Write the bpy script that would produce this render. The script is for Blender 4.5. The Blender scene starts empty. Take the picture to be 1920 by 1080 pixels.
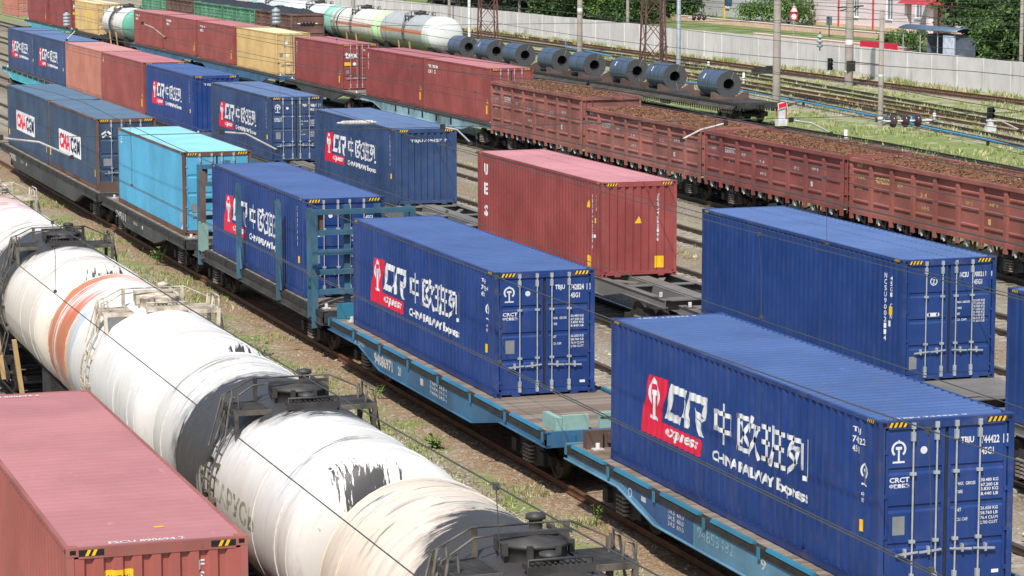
import bpy, bmesh, math, random
from mathutils import Vector, Matrix
R = math.radians
random.seed(7)
scene = bpy.context.scene
COL = scene.collection

# ------------------------------------------------------------------ camera
CAM_Z = 12.209
cam_d = bpy.data.cameras.new('camera')
cam = bpy.data.objects.new('camera', cam_d)
COL.objects.link(cam)
cam.location = (0, 0, CAM_Z)
cam.rotation_euler = (R(90) - 0.1341, 0.0006, -0.3258)
cam_d.sensor_width = 36
cam_d.lens = 96.22
cam_d.clip_start = 0.5
cam_d.clip_end = 3000
scene.camera = cam

# ------------------------------------------------------------------ sky, sun, exposure
SUN_DIR = Vector((0.46, 0.62, -1.0)).normalized()      # the way the light travels
sun_el = math.asin(-SUN_DIR.z)
sun_az = math.atan2(-SUN_DIR.x, -SUN_DIR.y)
world = bpy.data.worlds.new("World")
scene.world = world
world.use_nodes = True
wn = world.node_tree.nodes
wl = world.node_tree.links
for n in list(wn):
    wn.remove(n)
w_out = wn.new('ShaderNodeOutputWorld')
w_bg = wn.new('ShaderNodeBackground')
w_sky = wn.new('ShaderNodeTexSky')
w_sky.sky_type = 'NISHITA'
w_sky.sun_disc = False
w_sky.sun_elevation = sun_el
w_sky.sun_rotation = sun_az
w_sky.air_density = 1.0
w_sky.dust_density = 1.5
w_bg.inputs['Strength'].default_value = 0.12
wl.new(w_sky.outputs[0], w_bg.inputs[0])
wl.new(w_bg.outputs[0], w_out.inputs[0])

sun_d = bpy.data.lights.new('sun', 'SUN')
sun_d.energy = 4.6
sun_d.angle = R(0.5)
sun_d.color = (1.0, 0.95, 0.87)
sun = bpy.data.objects.new('sun', sun_d)
COL.objects.link(sun)
sun.rotation_euler = SUN_DIR.to_track_quat('-Z', 'Y').to_euler()
sun.location = (-40, -40, 80)

scene.view_settings.view_transform = 'Standard'
scene.view_settings.look = 'None'
scene.view_settings.gamma = 1
scene.view_settings.use_curve_mapping = False
scene.view_settings.exposure = 0.06
scene.render.engine = 'CYCLES'
scene.cycles.max_bounces = 6
scene.cycles.use_denoising = True

# ------------------------------------------------------------------ mesh helpers
class MB:
    """collects shapes and links them as ONE mesh object"""
    def __init__(s):
        s.v = []; s.f = []; s.m = []; s.s = []
    def add(s, vs, fs, mi=0, smooth=False):
        o = len(s.v)
        s.v.extend([tuple(p) for p in vs])
        for f in fs:
            s.f.append([o + i for i in f]); s.m.append(mi); s.s.append(smooth)
        return s
    def box(s, x0, x1, y0, y1, z0, z1, mi=0):
        vs = [(x0,y0,z0),(x1,y0,z0),(x1,y1,z0),(x0,y1,z0),(x0,y0,z1),(x1,y0,z1),(x1,y1,z1),(x0,y1,z1)]
        return s.add(vs, [(0,3,2,1),(4,5,6,7),(0,1,5,4),(1,2,6,5),(2,3,7,6),(3,0,4,7)], mi)
    def bc(s, c, d, mi=0):
        return s.box(c[0]-d[0]/2, c[0]+d[0]/2, c[1]-d[1]/2, c[1]+d[1]/2, c[2]-d[2]/2, c[2]+d[2]/2, mi)
    def beam(s, p0, p1, w, h, mi=0):
        """rectangular bar between two points"""
        p0 = Vector(p0); p1 = Vector(p1); d = (p1 - p0).normalized()
        up = Vector((0,0,1)) if abs(d.z) < 0.9 else Vector((0,1,0))
        a = d.cross(up).normalized(); b = a.cross(d).normalized()
        vs = []
        for p in (p0, p1):
            for i, j in ((-1,-1),(1,-1),(1,1),(-1,1)):
                vs.append(p + a*(i*w/2) + b*(j*h/2))
        return s.add(vs, [(0,1,2,3),(7,6,5,4),(0,4,5,1),(1,5,6,2),(2,6,7,3),(3,7,4,0)], mi)
    def prism(s, poly, axis, a0, a1, mi=0):
        """polygon swept along an axis: axis x takes (y,z), y takes (x,z), z takes (x,y)"""
        n = len(poly); vs = []
        for a in (a0, a1):
            for p in poly:
                vs.append((a,p[0],p[1]) if axis == 'x' else (p[0],a,p[1]) if axis == 'y' else (p[0],p[1],a))
        fs = [tuple(range(n)), tuple(range(2*n-1, n-1, -1))]
        for i in range(n):
            j = (i+1) % n
            fs.append((i, i+n, j+n, j))
        return s.add(vs, fs, mi)
    def tube(s, pts, r, n=6, mi=0, caps=True, closed=False):
        pts = [Vector(p) for p in pts]; m = len(pts); rings = []
        ref = None
        for i, p in enumerate(pts):
            if closed:
                d = pts[(i+1) % m] - pts[i-1]
            else:
                d = pts[min(i+1, m-1)] - pts[max(i-1, 0)]
            if d.length < 1e-9: d = Vector((0,0,1))
            d.normalize()
            if ref is None:
                ref = Vector((0,0,1)) if abs(d.z) < 0.9 else Vector((1,0,0))
            a = d.cross(ref)
            if a.length < 1e-6: a = d.cross(Vector((0,1,0)))
            a.normalize(); b = a.cross(d).normalized(); ref = b
            rr = r[i] if isinstance(r, (list, tuple)) else r
            rings.append([p + a*(rr*math.cos(2*math.pi*k/n)) + b*(rr*math.sin(2*math.pi*k/n)) for k in range(n)])
        vs = [q for g in rings for q in g]; fs = []
        for i in range(m if closed else m-1):
            i2 = (i+1) % m
            for k in range(n):
                k2 = (k+1) % n
                fs.append((i*n+k, i*n+k2, i2*n+k2, i2*n+k))
        s.add(vs, fs, mi, True)
        if caps and not closed:
            s.add(rings[0], [tuple(range(n-1,-1,-1))], mi); s.add(rings[-1], [tuple(range(n))], mi)
        return s
    def lathe(s, prof, c, axis='z', n=20, mi=0, smooth=True):
        """profile of (radius, height) turned about an axis through c"""
        vs = []; m = len(prof)
        for r, h in prof:
            for k in range(n):
                t = 2*math.pi*k/n; u = r*math.cos(t); w = r*math.sin(t)
                vs.append((c[0]+u, c[1]+w, c[2]+h) if axis == 'z' else (c[0]+w, c[1]+h, c[2]+u) if axis == 'y' else (c[0]+h, c[1]+u, c[2]+w))
        fs = []
        for i in range(m-1):
            for k in range(n):
                k2 = (k+1) % n
                fs.append((i*n+k, i*n+k2, (i+1)*n+k2, (i+1)*n+k))
        return s.add(vs, fs, mi, smooth)
    def cyl(s, c, r, h, axis='z', n=16, mi=0):
        s.lathe([(r,0),(r,h)], c, axis, n, mi, True)
        s.lathe([(0.0001,0),(r,0)], c, axis, n, mi, False)
        return s.lathe([(r,h),(0.0001,h)], c, axis, n, mi, False)
    def build(s, name, mats, parent=None, loc=None, rz=0.0):
        me = bpy.data.meshes.new(name)
        me.from_pydata(s.v, [], s.f)
        if not isinstance(mats, (list, tuple)): mats = [mats]
        for m in mats: me.materials.append(m)
        me.polygons.foreach_set('material_index', s.m)
        me.polygons.foreach_set('use_smooth', s.s)
        me.update()
        return link(name, me, parent, loc, rz)

def link(name, me, parent=None, loc=None, rz=0.0):
    o = bpy.data.objects.new(name, me)
    COL.objects.link(o)
    if parent: o.parent = parent
    if loc: o.location = loc
    if rz: o.rotation_euler = (0, 0, rz)
    return o
def tag(o, label=None, cat=None, group=None, kind=None):
    if label: o['label'] = label
    if cat: o['category'] = cat
    if group: o['group'] = group
    if kind: o['kind'] = kind
    return o
def thing(name, label, cat, loc, group=None, rz=0.0):
    o = bpy.data.objects.new(name, None)
    COL.objects.link(o)
    o.empty_display_size = 0.3
    o.location = loc
    if rz: o.rotation_euler = (0, 0, rz)
    return tag(o, label, cat, group)
def copy_tree(o, parent=None):
    c = o.copy(); COL.objects.link(c)
    if parent: c.parent = parent
    for ch in list(o.children): copy_tree(ch, c)
    return c

# ------------------------------------------------------------------ material helpers
class NT:
    def __init__(s, name):
        s.mat = bpy.data.materials.new(name); s.mat.use_nodes = True
        s.n = s.mat.node_tree.nodes; s.l = s.mat.node_tree.links
        s.b = s.n['Principled BSDF']
        s.tc = None
    def new(s, t, **k):
        n = s.n.new(t)
        for a, b in k.items(): setattr(n, a, b)
        return n
    def put(s, sock, v):
        if isinstance(v, bpy.types.NodeSocket): s.l.new(v, sock)
        elif isinstance(v, (tuple, list)) and len(v) == 3 and sock.type == 'RGBA': sock.default_value = (*v, 1)
        else: sock.default_value = v
    def coords(s, rnd=True):
        tc = s.new('ShaderNodeTexCoord')
        if not rnd: return tc.outputs['Object']
        oi = s.new('ShaderNodeObjectInfo')
        m = s.math('MULTIPLY', oi.outputs['Random'], 60.0)
        va = s.new('ShaderNodeVectorMath', operation='ADD')
        s.put(va.inputs[0], tc.outputs['Object']); s.put(va.inputs[1], m)
        return va.outputs[0]
    def scale(s, vec, sc):
        m = s.new('ShaderNodeVectorMath', operation='MULTIPLY')
        s.put(m.inputs[0], vec); m.inputs[1].default_value = sc
        return m.outputs[0]
    def noise(s, vec, scale, detail=4, rough=0.55, dist=0.0):
        n = s.new('ShaderNodeTexNoise')
        s.put(n.inputs['Vector'], vec); n.inputs['Scale'].default_value = scale
        n.inputs['Detail'].default_value = detail; n.inputs['Roughness'].default_value = rough
        n.inputs['Distortion'].default_value = dist
        return n.outputs[0]
    def voro(s, vec, scale, feature='F1', out='Distance'):
        n = s.new('ShaderNodeTexVoronoi', feature=feature)
        s.put(n.inputs['Vector'], vec); n.inputs['Scale'].default_value = scale
        return n.outputs[out]
    def math(s, op, a, b=None, c=None):
        n = s.new('ShaderNodeMath', operation=op)
        s.put(n.inputs[0], a)
        if b is not None: s.put(n.inputs[1], b)
        if c is not None: s.put(n.inputs[2], c)
        return n.outputs[0]
    def step(s, v, lo, hi, t0=0.0, t1=1.0):
        n = s.new('ShaderNodeMapRange', interpolation_type='SMOOTHSTEP')
        s.put(n.inputs['Value'], v)
        s.put(n.inputs['From Min'], lo); s.put(n.inputs['From Max'], hi)
        n.inputs['To Min'].default_value = t0; n.inputs['To Max'].default_value = t1
        return n.outputs[0]
    def mix(s, f, a, b, mode='MIX'):
        n = s.new('ShaderNodeMix', data_type='RGBA', blend_type=mode)
        s.put(n.inputs[0], f); s.put(n.inputs[6], a); s.put(n.inputs[7], b)
        return n.outputs[2]
    def bump(s, h, strength=0.3, dist=0.01):
        n = s.new('ShaderNodeBump'); n.inputs['Strength'].default_value = strength; n.inputs['Distance'].default_value = dist
        s.put(n.inputs['Height'], h); s.put(s.b.inputs['Normal'], n.outputs[0])
    def sep(s, vec):
        n = s.new('ShaderNodeSeparateXYZ'); s.put(n.inputs[0], vec); return n.outputs
    def comb(s, x, y, z):
        n = s.new('ShaderNodeCombineXYZ')
        s.put(n.inputs[0], x); s.put(n.inputs[1], y); s.put(n.inputs[2], z)
        return n.outputs[0]
    def done(s, col, rough=0.6, metal=0.0, spec=None):
        s.put(s.b.inputs['Base Color'], col); s.put(s.b.inputs['Roughness'], rough); s.put(s.b.inputs['Metallic'], metal)
        if spec is not None: s.b.inputs['Specular IOR Level'].default_value = spec
        return s.mat

def paint(name, col, rough=0.5, fade=0.25, dirt=0.25, rust=0.0, streak=0.25, dirtcol=(0.16,0.13,0.10), rustcol=(0.13,0.045,0.018)):
    """weathered paint: cloudy fading, vertical streaks, grime and rust spots of their own shape"""
    t = NT(name); v = t.coords()
    n1 = t.noise(v, 0.55, 3)
    lo = tuple(c*(1-fade) for c in col); hi = tuple(min(0.95, c*(1+fade) + 0.03*fade) for c in col)
    c = t.mix(t.step(n1, 0.3, 0.7), lo, hi)
    n2 = t.noise(t.scale(v, (5.0, 5.0, 0.35)), 1.0, 5, 0.6)
    c = t.mix(t.math('MULTIPLY', t.step(n2, 0.52, 0.75), streak), c, dirtcol)
    n3 = t.noise(v, 2.3, 6, 0.65)
    c = t.mix(t.math('MULTIPLY', t.step(n3, 0.5, 0.72), dirt), c, dirtcol)
    if rust > 0:
        n4 = t.noise(t.scale(v, (3.2, 3.2, 2.0)), 1.3, 8, 0.68)
        c = t.mix(t.step(n4, 0.80 - 0.32*rust, 0.86 - 0.32*rust), c, rustcol)
    n5 = t.noise(t.scale(v, (2.0, 0.7, 7.0)), 1.6, 7, 0.7)
    c = t.mix(t.math('MULTIPLY', t.step(n5, 0.63, 0.70), 0.30), c, tuple(min(0.9, q*1.5+0.05) for q in col))
    n6 = t.noise(t.scale(v, (9.0, 9.0, 0.9)), 1.0, 6, 0.7)
    c = t.mix(t.math('MULTIPLY', t.step(n6, 0.66, 0.74), 0.35 + rust), c, rustcol)
    t.bump(t.noise(v, 1.4, 2), 0.25, 0.05)
    r = t.step(n3, 0.3, 0.8, rough - 0.08, min(1.0, rough + 0.2))
    return t.done(c, r, 0.0)
def flat(name, col, rough=0.6, metal=0.0, var=0.15, scale=3.0):
    t = NT(name); v = t.coords()
    n = t.noise(v, scale, 4)
    c = t.mix(t.step(n, 0.3, 0.7), tuple(x*(1-var) for x in col), tuple(min(1, x*(1+var)) for x in col))
    return t.done(c, rough, metal)

M = {}
M['white'] = flat('white_marking', (0.74,0.75,0.76), 0.5, var=0.14, scale=2.2)
M['oldwhite'] = flat('worn_white_marking', (0.55,0.53,0.52), 0.6, var=0.3, scale=9)
M['redlogo'] = flat('red_logo_paint', (0.72,0.018,0.06), 0.45, var=0.1)
M['yellow'] = flat('yellow_marking', (0.85,0.52,0.02), 0.5, var=0.1)
M['black'] = flat('black_marking', (0.012,0.012,0.014), 0.5)
M['navy_mark'] = flat('navy_marking', (0.02,0.03,0.08), 0.5)
M['greyplate'] = flat('grey_plate', (0.24,0.25,0.26), 0.45, var=0.1)
M['galv'] = flat('galvanised_steel', (0.50,0.54,0.56), 0.38, 0.35, var=0.12, scale=6)
M['gasket'] = flat('rubber_gasket', (0.03,0.03,0.032), 0.7)
M['dark'] = flat('sooty_steel_and_shadow_band', (0.028,0.026,0.024), 0.75, var=0.35)  # also colours the painted shadow band along the wagon sills
M['hole'] = flat('deep_black', (0.006,0.006,0.006), 0.9)
M['blackframe'] = paint('black_frame_paint', (0.045,0.046,0.048), 0.6, 0.3, 0.5, 0.25)
M['greyframe'] = paint('grey_frame_paint', (0.17,0.165,0.155), 0.7, 0.2, 0.5, 0.2)
M['wheel'] = flat('wheel_steel', (0.055,0.045,0.038), 0.6, 0.4, var=0.3)
M['spring'] = flat('sunlit_dusty_spring', (0.22,0.185,0.16), 0.85, var=0.3)  # sunlight on the springs is mixed into this paler tone

def wood_mat():
    t = NT('weathered_deck_planks'); v = t.coords()
    s = t.sep(v)
    plank = t.math('FLOOR', t.math('MULTIPLY', s[1], 5.2))
    wn_ = t.new('ShaderNodeTexWhiteNoise', noise_dimensions='1D'); t.put(wn_.inputs['W'], plank)
    c = t.mix(wn_.outputs[0], (0.17,0.135,0.105), (0.31,0.26,0.215))
    g = t.noise(t.scale(v, (1.2, 22.0, 4.0)), 1.0, 6, 0.65)
    c = t.mix(t.math('MULTIPLY', t.step(g, 0.42, 0.75), 0.6), c, (0.09,0.07,0.055))
    d = t.noise(v, 1.1, 5)
    c = t.mix(t.math('MULTIPLY', t.step(d, 0.5, 0.75), 0.55), c, (0.22,0.12,0.07))
    return t.done(c, 0.85)
M['wood'] = wood_mat()


# ------------------------------------------------------------------ lettering
_tcache = {}
def text2d(body, bold=0.0, shear=0.0):
    key = (body, bold, shear)
    if key in _tcache: return _tcache[key]
    cu = bpy.data.curves.new('lettering', 'FONT')
    cu.body = body; cu.size = 1.0; cu.offset = bold; cu.resolution_u = 2; cu.shear = shear
    o = bpy.data.objects.new('lettering', cu); COL.objects.link(o)
    dg = bpy.context.evaluated_depsgraph_get(); dg.update()
    me = o.evaluated_get(dg).to_mesh()
    vs = [(v.co.x, v.co.y) for v in me.vertices]; fs = [tuple(p.vertices) for p in me.polygons]
    o.evaluated_get(dg).to_mesh_clear()
    bpy.data.objects.remove(o); bpy.data.curves.remove(cu)
    if vs:
        x0 = min(a for a, b in vs); x1 = max(a for a, b in vs); y0 = min(b for a, b in vs); y1 = max(b for a, b in vs)
        vs = [((a-x0), (b-y0)) for a, b in vs]
        res = (vs, fs, x1-x0, y1-y0)
    else: res = ([], [], 1, 1)
    _tcache[key] = res
    return res
def shape_text(body, u, v, w=None, h=None, bold=0.0, shear=0.0):
    """2-D triangles of a text fitted into a box whose lower left corner is (u, v)"""
    vs, fs, tw, th = text2d(body, bold, shear)
    if w is None: sx = sy = h/th
    elif h is None: sx = sy = w/tw
    else: sx, sy = w/tw, h/th
    return [(u+a*sx, v+b*sy) for a, b in vs], fs
def shape_vtext(body, u, v, w, h, bold=0.0):
    """letters stacked downwards from (u, v) = top left; w wide, h letter pitch"""
    V = []; F = []
    for i, ch in enumerate(body):
        if ch == ' ': continue
        a, f = shape_text(ch, u, v - (i+1)*h + 0.15*h, w, h*0.8, bold)
        o = len(V); V += a; F += [tuple(o+k for k in g) for g in f]
    return V, F
def shape_poly(pts): return list(pts), [tuple(range(len(pts)))]
def shape_rect(u0, v0, u1, v1): return [(u0,v0),(u1,v0),(u1,v1),(u0,v1)], [(0,1,2,3)]
def shape_ring(u, v, r, w, a0=0, a1=360, n=28):
    V = []; F = []
    for i in range(n+1):
        t = R(a0 + (a1-a0)*i/n)
        V += [(u+(r-w)*math.cos(t), v+(r-w)*math.sin(t)), (u+r*math.cos(t), v+r*math.sin(t))]
        if i: F.append((2*i-2, 2*i-1, 2*i+1, 2*i))
    return V, F
def shape_disc(u, v, r, n=20): return shape_poly([(u+r*math.cos(2*math.pi*k/n), v+r*math.sin(2*math.pi*k/n)) for k in range(n)])
def glyph(strokes, u, v, w, h, t_):
    return shape_join(*[shape_stroke([(u+a*w, v+b*h) for a, b in s], t_) for s in strokes])
G_ZHONG = [[(.08,.78),(.92,.78)],[(.08,.32),(.92,.32)],[(.1,.78),(.1,.32)],[(.9,.78),(.9,.32)],[(.5,1.0),(.5,0.0)]]
G_OU = [[(.03,.93),(.50,.93)],[(.05,.93),(.05,.06)],[(.03,.06),(.52,.06)],[(.16,.74),(.46,.26)],[(.46,.74),(.16,.26)],[(.68,1.0),(.58,.68)],[(.66,.80),(.97,.80)],[(.95,.80),(.90,.62)],[(.77,.66),(.75,.44),(.55,.02)],[(.77,.46),(.98,.02)]]
G_BAN = [[(.02,.92),(.36,.92)],[(.04,.52),(.34,.52)],[(.0,.08),(.38,.08)],[(.19,.92),(.19,.08)],[(.49,.98),(.49,.42),(.40,.02)],[(.60,.92),(.98,.92)],[(.62,.52),(.96,.52)],[(.58,.06),(1.0,.06)],[(.79,.92),(.79,.06)]]
G_LIE = [[(.02,.93),(.60,.93)],[(.30,.93),(.04,.45)],[(.22,.70),(.52,.70)],[(.50,.70),(.42,.36),(.06,.02)],[(.16,.50),(.34,.34)],[(.72,.86),(.72,.30)],[(.94,1.0),(.94,.04),(.80,.04)]]
def shape_join(*parts):
    V = []; F = []
    for a, f in parts:
        o = len(V); V += list(a); F += [tuple(o+k for k in g) for g in f]
    return V, F
def shape_stroke(pts, w, closed=False):
    V = []; F = []
    n = len(pts)
    for i in range(n if closed else n-1):
        a = Vector(pts[i]); b = Vector(pts[(i+1) % n]); d = (b-a).normalized(); q = Vector((-d.y, d.x))*w/2
        e = d*w/2
        o = len(V); V += [tuple(a-q-e), tuple(b-q+e), tuple(b+q+e), tuple(a+q-e)]; F.append((o,o+1,o+2,o+3))
    return V, F
def emblem(u, v, h):
    """railway emblem: a ring open at the bottom over a standing rail section"""
    r = 0.36*h; cv = v + 0.62*h
    return shape_join(shape_ring(u, cv, r, 0.10*h, -50, 230),
        shape_poly([(u-0.07*h, cv+r-0.01*h), (u+0.07*h, cv+r-0.01*h), (u, cv+r+0.06*h)]),
        shape_rect(u-0.15*h, cv-0.02*h, u+0.15*h, cv+0.11*h),
        shape_rect(u-0.045*h, v+0.08*h, u+0.045*h, cv-0.02*h),
        shape_poly([(u-0.30*h, v), (u+0.30*h, v), (u+0.28*h, v+0.085*h), (u-0.28*h, v+0.085*h)]))
def stamp(mb, shape, fn, mi, breaks=None):
    """lay a 2-D shape on a surface: cut it where the surface bends, then map it"""
    V, F = shape
    if breaks:
        us = [a for a, b in V]; lo, hi = min(us), max(us)
        bm = bmesh.new(); bv = [bm.verts.new((a, b, 0)) for a, b in V]
        for f in F:
            try: bm.faces.new([bv[i] for i in f])
            except ValueError: pass
        for b in breaks:
            if lo < b < hi:
                bmesh.ops.bisect_plane(bm, geom=bm.verts[:]+bm.edges[:]+bm.faces[:], plane_co=(b,0,0), plane_no=(1,0,0), dist=1e-5)
        bm.verts.index_update()
        V = [(q.co.x, q.co.y) for q in bm.verts]; F = [[q.index for q in f.verts] for f in bm.faces]
        bm.free()
    mb.add([fn(a, b) for a, b in V], F, mi)

# ------------------------------------------------------------------ shipping containers
CW = 2.438
PER = 0.278
def corr_breaks(a0, a1, per, fl, sl):
    """break points (along, depth 0..1) of a trapezoid corrugation between a0 and a1"""
    out = [(a0, 0.0)]; a = a0 + 0.02
    while a + per <= a1 - 0.02:
        out += [(a+fl, 0.0), (a+fl+sl, 1.0), (a+per-sl, 1.0), (a+per, 0.0)]
        a += per
    out.append((a1, 0.0))
    return out
def depth_at(br, a):
    for (p, d), (q, e) in zip(br, br[1:]):
        if p <= a <= q: return d + (e-d)*((a-p)/(q-p) if q > p else 0)
    return 0.0

_paints = {}
def cpaint(key, col, **k):
    if key not in _paints:
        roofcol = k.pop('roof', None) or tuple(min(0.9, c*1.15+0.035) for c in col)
        wear = k.get('rust', 0)
        # walls and doors; sun-bleached roof; frame with scuffed, rusty edges
        _paints[key] = (paint(key+'_wall_paint', col, 0.42, **k),
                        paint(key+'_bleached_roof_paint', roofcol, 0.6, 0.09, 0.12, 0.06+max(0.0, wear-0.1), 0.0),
                        paint(key+'_frame_paint', k.get('frame', col) if 'frame' in k else col, 0.5, 0.2, 0.35, wear+0.10, 0.25))
    return _paints[key]

def logo_cr(side, L, far=False):
    """red emblem block, slanted initials, four characters and the line below; s runs from the far end"""
    s = lambda u: L - u
    red = shape_poly([(2.08,2.07),(3.08,2.11),(2.70,1.235),(4.79,1.235),(4.80,1.15),(4.72,0.93),(4.62,0.90),(1.66,0.88),(1.80,1.45)])
    side(red, 2)
    side(emblem(2.34, 1.22, 0.80), 1)
    side(shape_join(shape_poly([(3.20,2.06),(4.02,2.06),(3.97,1.90),(3.36,1.90),(3.17,1.50),(3.74,1.50),(3.70,1.34),(2.90,1.34)]),
                    shape_poly([(3.74,1.50),(3.86,1.50),(3.98,1.79),(3.94,1.90),(3.80,1.62)])), 1)
    side(shape_join(shape_poly([(4.10,2.06),(5.06,2.08),(4.98,1.92),(4.20,1.91),(4.06,1.60),(4.20,1.46),(4.05,1.34),(3.86,1.34)]),
                    shape_poly([(5.06,2.08),(4.90,1.65),(4.74,1.66),(4.86,1.92),(4.98,1.92)]),
                    shape_poly([(4.36,1.80),(4.92,1.66),(4.74,1.55),(4.42,1.66)]),
                    shape_poly([(4.42,1.66),(4.66,1.55),(4.86,1.31),(4.60,1.29)])), 1)
    side(shape_text('express', 2.92, 0.945, 1.66, 0.23, 0.025, 0.25), 1)
    for gl, u0, u1 in ((G_ZHONG,5.33,6.20),(G_OU,6.44,7.38),(G_BAN,7.52,8.46),(G_LIE,8.58,9.50)):
        side(glyph(gl, u0, 1.38, u1-u0, 0.68, 0.088), 1)
    side(shape_text('CHINA RAILWAY', 5.30, 0.975, 2.74, 0.20, 0.042), 1)
    side(shape_text('Express', 8.18, 0.92, 1.32, 0.28, 0.035), 1)

def container(label, x, y, z, key, L=12.192, H=2.896, near='door', deco=None, doordeco=None, enddeco=None, roofdeco=None, roofdep=0.028, fine=True, group=None, frame_mat=None, gear='galv'):
    wall, roof, frame = _paints[key]
    if frame_mat: frame = frame_mat
    root = thing('shipping_container', label, 'container', (x, y, z), group)
    hw = CW/2
    # frame: posts, rails, castings, sills, warning stripes
    f = MB()
    for sx in (-1, 1):
        for ye, sy in ((0.0, 1), (L, -1)):
            y0, y1 = sorted((ye, ye + sy*0.12)); x0, x1 = sorted((sx*hw, sx*(hw-0.10)))
            f.box(x0, x1, y0, y1, 0.12, H-0.12, 0)
            for zb in (0.0, H-0.118):
                cy0, cy1 = sorted((ye - sy*0.004, ye + sy*0.178)); cx0, cx1 = sorted((sx*(hw+0.004), sx*(hw-0.162)))
                f.box(cx0, cx1, cy0, cy1, zb, zb+0.118, 0)
                xo = sx*(hw+0.006); yo = ye + sy*0.09; zc = zb+0.059
                f.add([(xo,yo-0.035,zc-0.03),(xo,yo+0.035,zc-0.03),(xo,yo+0.035,zc+0.03),(xo,yo-0.035,zc+0.03)], [(0,1,2,3)], 1)
                yo = ye - sy*0.006; xo = sx*(hw-0.085)
                f.add([(xo-0.04,yo,zc-0.03),(xo+0.04,yo,zc-0.03),(xo+0.04,yo,zc+0.03),(xo-0.04,yo,zc+0.03)], [(0,1,2,3)], 1)
        x0, x1 = sorted((sx*(hw-0.001), sx*(hw-0.062)))
        f.box(x0, x1, 0.17, L-0.17, H-0.075, H-0.008, 0)
        x0, x1 = sorted((sx*(hw-0.001), sx*(hw-0.05)))
        f.box(x0, x1, 0.17, L-0.17, 0.018, 0.16, 0)
    for ye, sy in ((0.0, 1), (L, -1)):
        y0, y1 = sorted((ye+sy*0.002, ye+sy*0.10))
        f.box(-hw+0.16, hw-0.16, y0, y1, H-0.15, H-0.006, 0)
        f.box(-hw+0.16, hw-0.16, y0, y1, 0.05, 0.16, 0)
        for a in (-0.80, 0.62):
            f.box(a, a+0.20, y0+0.001, y1-0.001, 0.0, 0.051, 0)
    # hazard stripes on header and rails
    if near in ('door', 'corr'):
        for a in (-hw+0.15, hw-0.50):
            yv = -0.0015
            f.add([(a,yv,H-0.115),(a+0.35,yv,H-0.115),(a+0.35,yv,H-0.03),(a,yv,H-0.03)], [(0,1,2,3)], 2)
            for k in ((1, 2) if key == 'oxidered' else range(4)):
                q = a + 0.01 + k*0.085
                f.add([(q,yv-0.002,H-0.113),(q+0.045,yv-0.002,H-0.113),(q+0.085,yv-0.002,H-0.032),(q+0.04,yv-0.002,H-0.032)], [(0,1,2,3)], 3)
        for yc in (() if key == 'oxidered' else (0.20, L-0.46)):
            xv = -hw-0.001
            f.add([(xv,yc,H-0.072),(xv,yc+0.26,H-0.072),(xv,yc+0.26,H-0.012),(xv,yc,H-0.012)], [(0,1,2,3)], 2)
            for k in range(4):
                q = yc + 0.005 + k*0.065
                f.add([(xv-0.002,q+0.03,H-0.072),(xv-0.002,q+0.06,H-0.072),(xv-0.002,q+0.03,H-0.012),(xv-0.002,q,H-0.012)], [(0,1,2,3)], 3)
    f.build('frame', [frame, M['hole'], M['black'], M['yellow']], root)
    # side walls
    br = corr_breaks(0.12, L-0.12, PER, 0.072, 0.068)
    DEP = 0.029
    for sx in (-1, 1):
        w = MB(); rows = []
        for a, d in br:
            xx = sx*(hw - 0.006 - DEP*d)
            rows.append([(xx, a, 0.16), (xx, a, H-0.075)])
        vs = [p for r_ in rows for p in r_]; n = len(rows)
        w.add(vs, [(2*i, 2*i+2, 2*i+3, 2*i+1) for i in range(n-1)], 0)
        mats = [wall]
        if sx == -1 and deco:
            brs = sorted(L-a for a, d in br)
            lay = [0]
            def side(shape, mi):
                lay[0] += 1; k = 0.003 - 0.0004*lay[0]
                stamp(w, shape, lambda s, zz: (-hw + k + DEP*depth_at(br, L-s), L-s, zz), mi, brs)
            mats = [wall, M['white'], M['redlogo'], M['yellow'], M['navy_mark'], M['oldwhite'], M['black']]
            deco(side, L)
        w.build('side_wall', mats, root)
    # roof with shallow cross corrugations
    rf = MB(); brr = corr_breaks(0.10, L-0.10, 0.262, 0.095, 0.032)
    rows = [[(-hw+0.062, a, H-0.009-roofdep*d), (hw-0.062, a, H-0.009-roofdep*d)] for a, d in brr]
    vs = [p for r_ in rows for p in r_]
    rf.add(vs, [(2*i, 2*i+1, 2*i+3, 2*i+2) for i in range(len(rows)-1)], 0)
    if roofdeco:
        def rside(shape, mi): stamp(rf, shape, lambda a, b: (a, b, H-0.003), mi)
        roofdeco(rside, L)
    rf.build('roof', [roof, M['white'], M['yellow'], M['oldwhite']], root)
    # far end: plain corrugated wall
    def end_wall(ye, sy, dec=None):
        e = MB(); eb = corr_breaks(-hw+0.10, hw-0.10, 0.256, 0.115, 0.035)
        rows = [[(a, ye+sy*(0.010+0.045*d), 0.16), (a, ye+sy*(0.010+0.045*d), H-0.15)] for a, d in eb]
        vs = [p for r_ in rows for p in r_]
        e.add(vs, [(2*i, 2*i+2, 2*i+3, 2*i+1) for i in range(len(rows)-1)], 0)
        if dec:
            brs = [a for a, d in eb]
            lay = [0]
            def pe(sh, mi):
                lay[0] += 1; k = 0.006 - 0.0004*lay[0]
                stamp(e, sh, lambda u, zz: (u, ye+sy*(k+0.045*depth_at(eb, u)), zz), mi, brs)
            dec(pe)
        e.build('end_wall', [wall, M['white'], M['redlogo'], M['yellow'], M['black'], M['oldwhite']], root)
    end_wall(L, -1)
    if near == 'corr':
        end_wall(0.0, 1, enddeco)
        return root
    # door end
    g = MB()
    g.box(-hw+0.10, hw-0.10, 0.062, 0.075, 0.16, H-0.15, 0)
    g.build('door_gasket', [M['gasket']], root)
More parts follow.
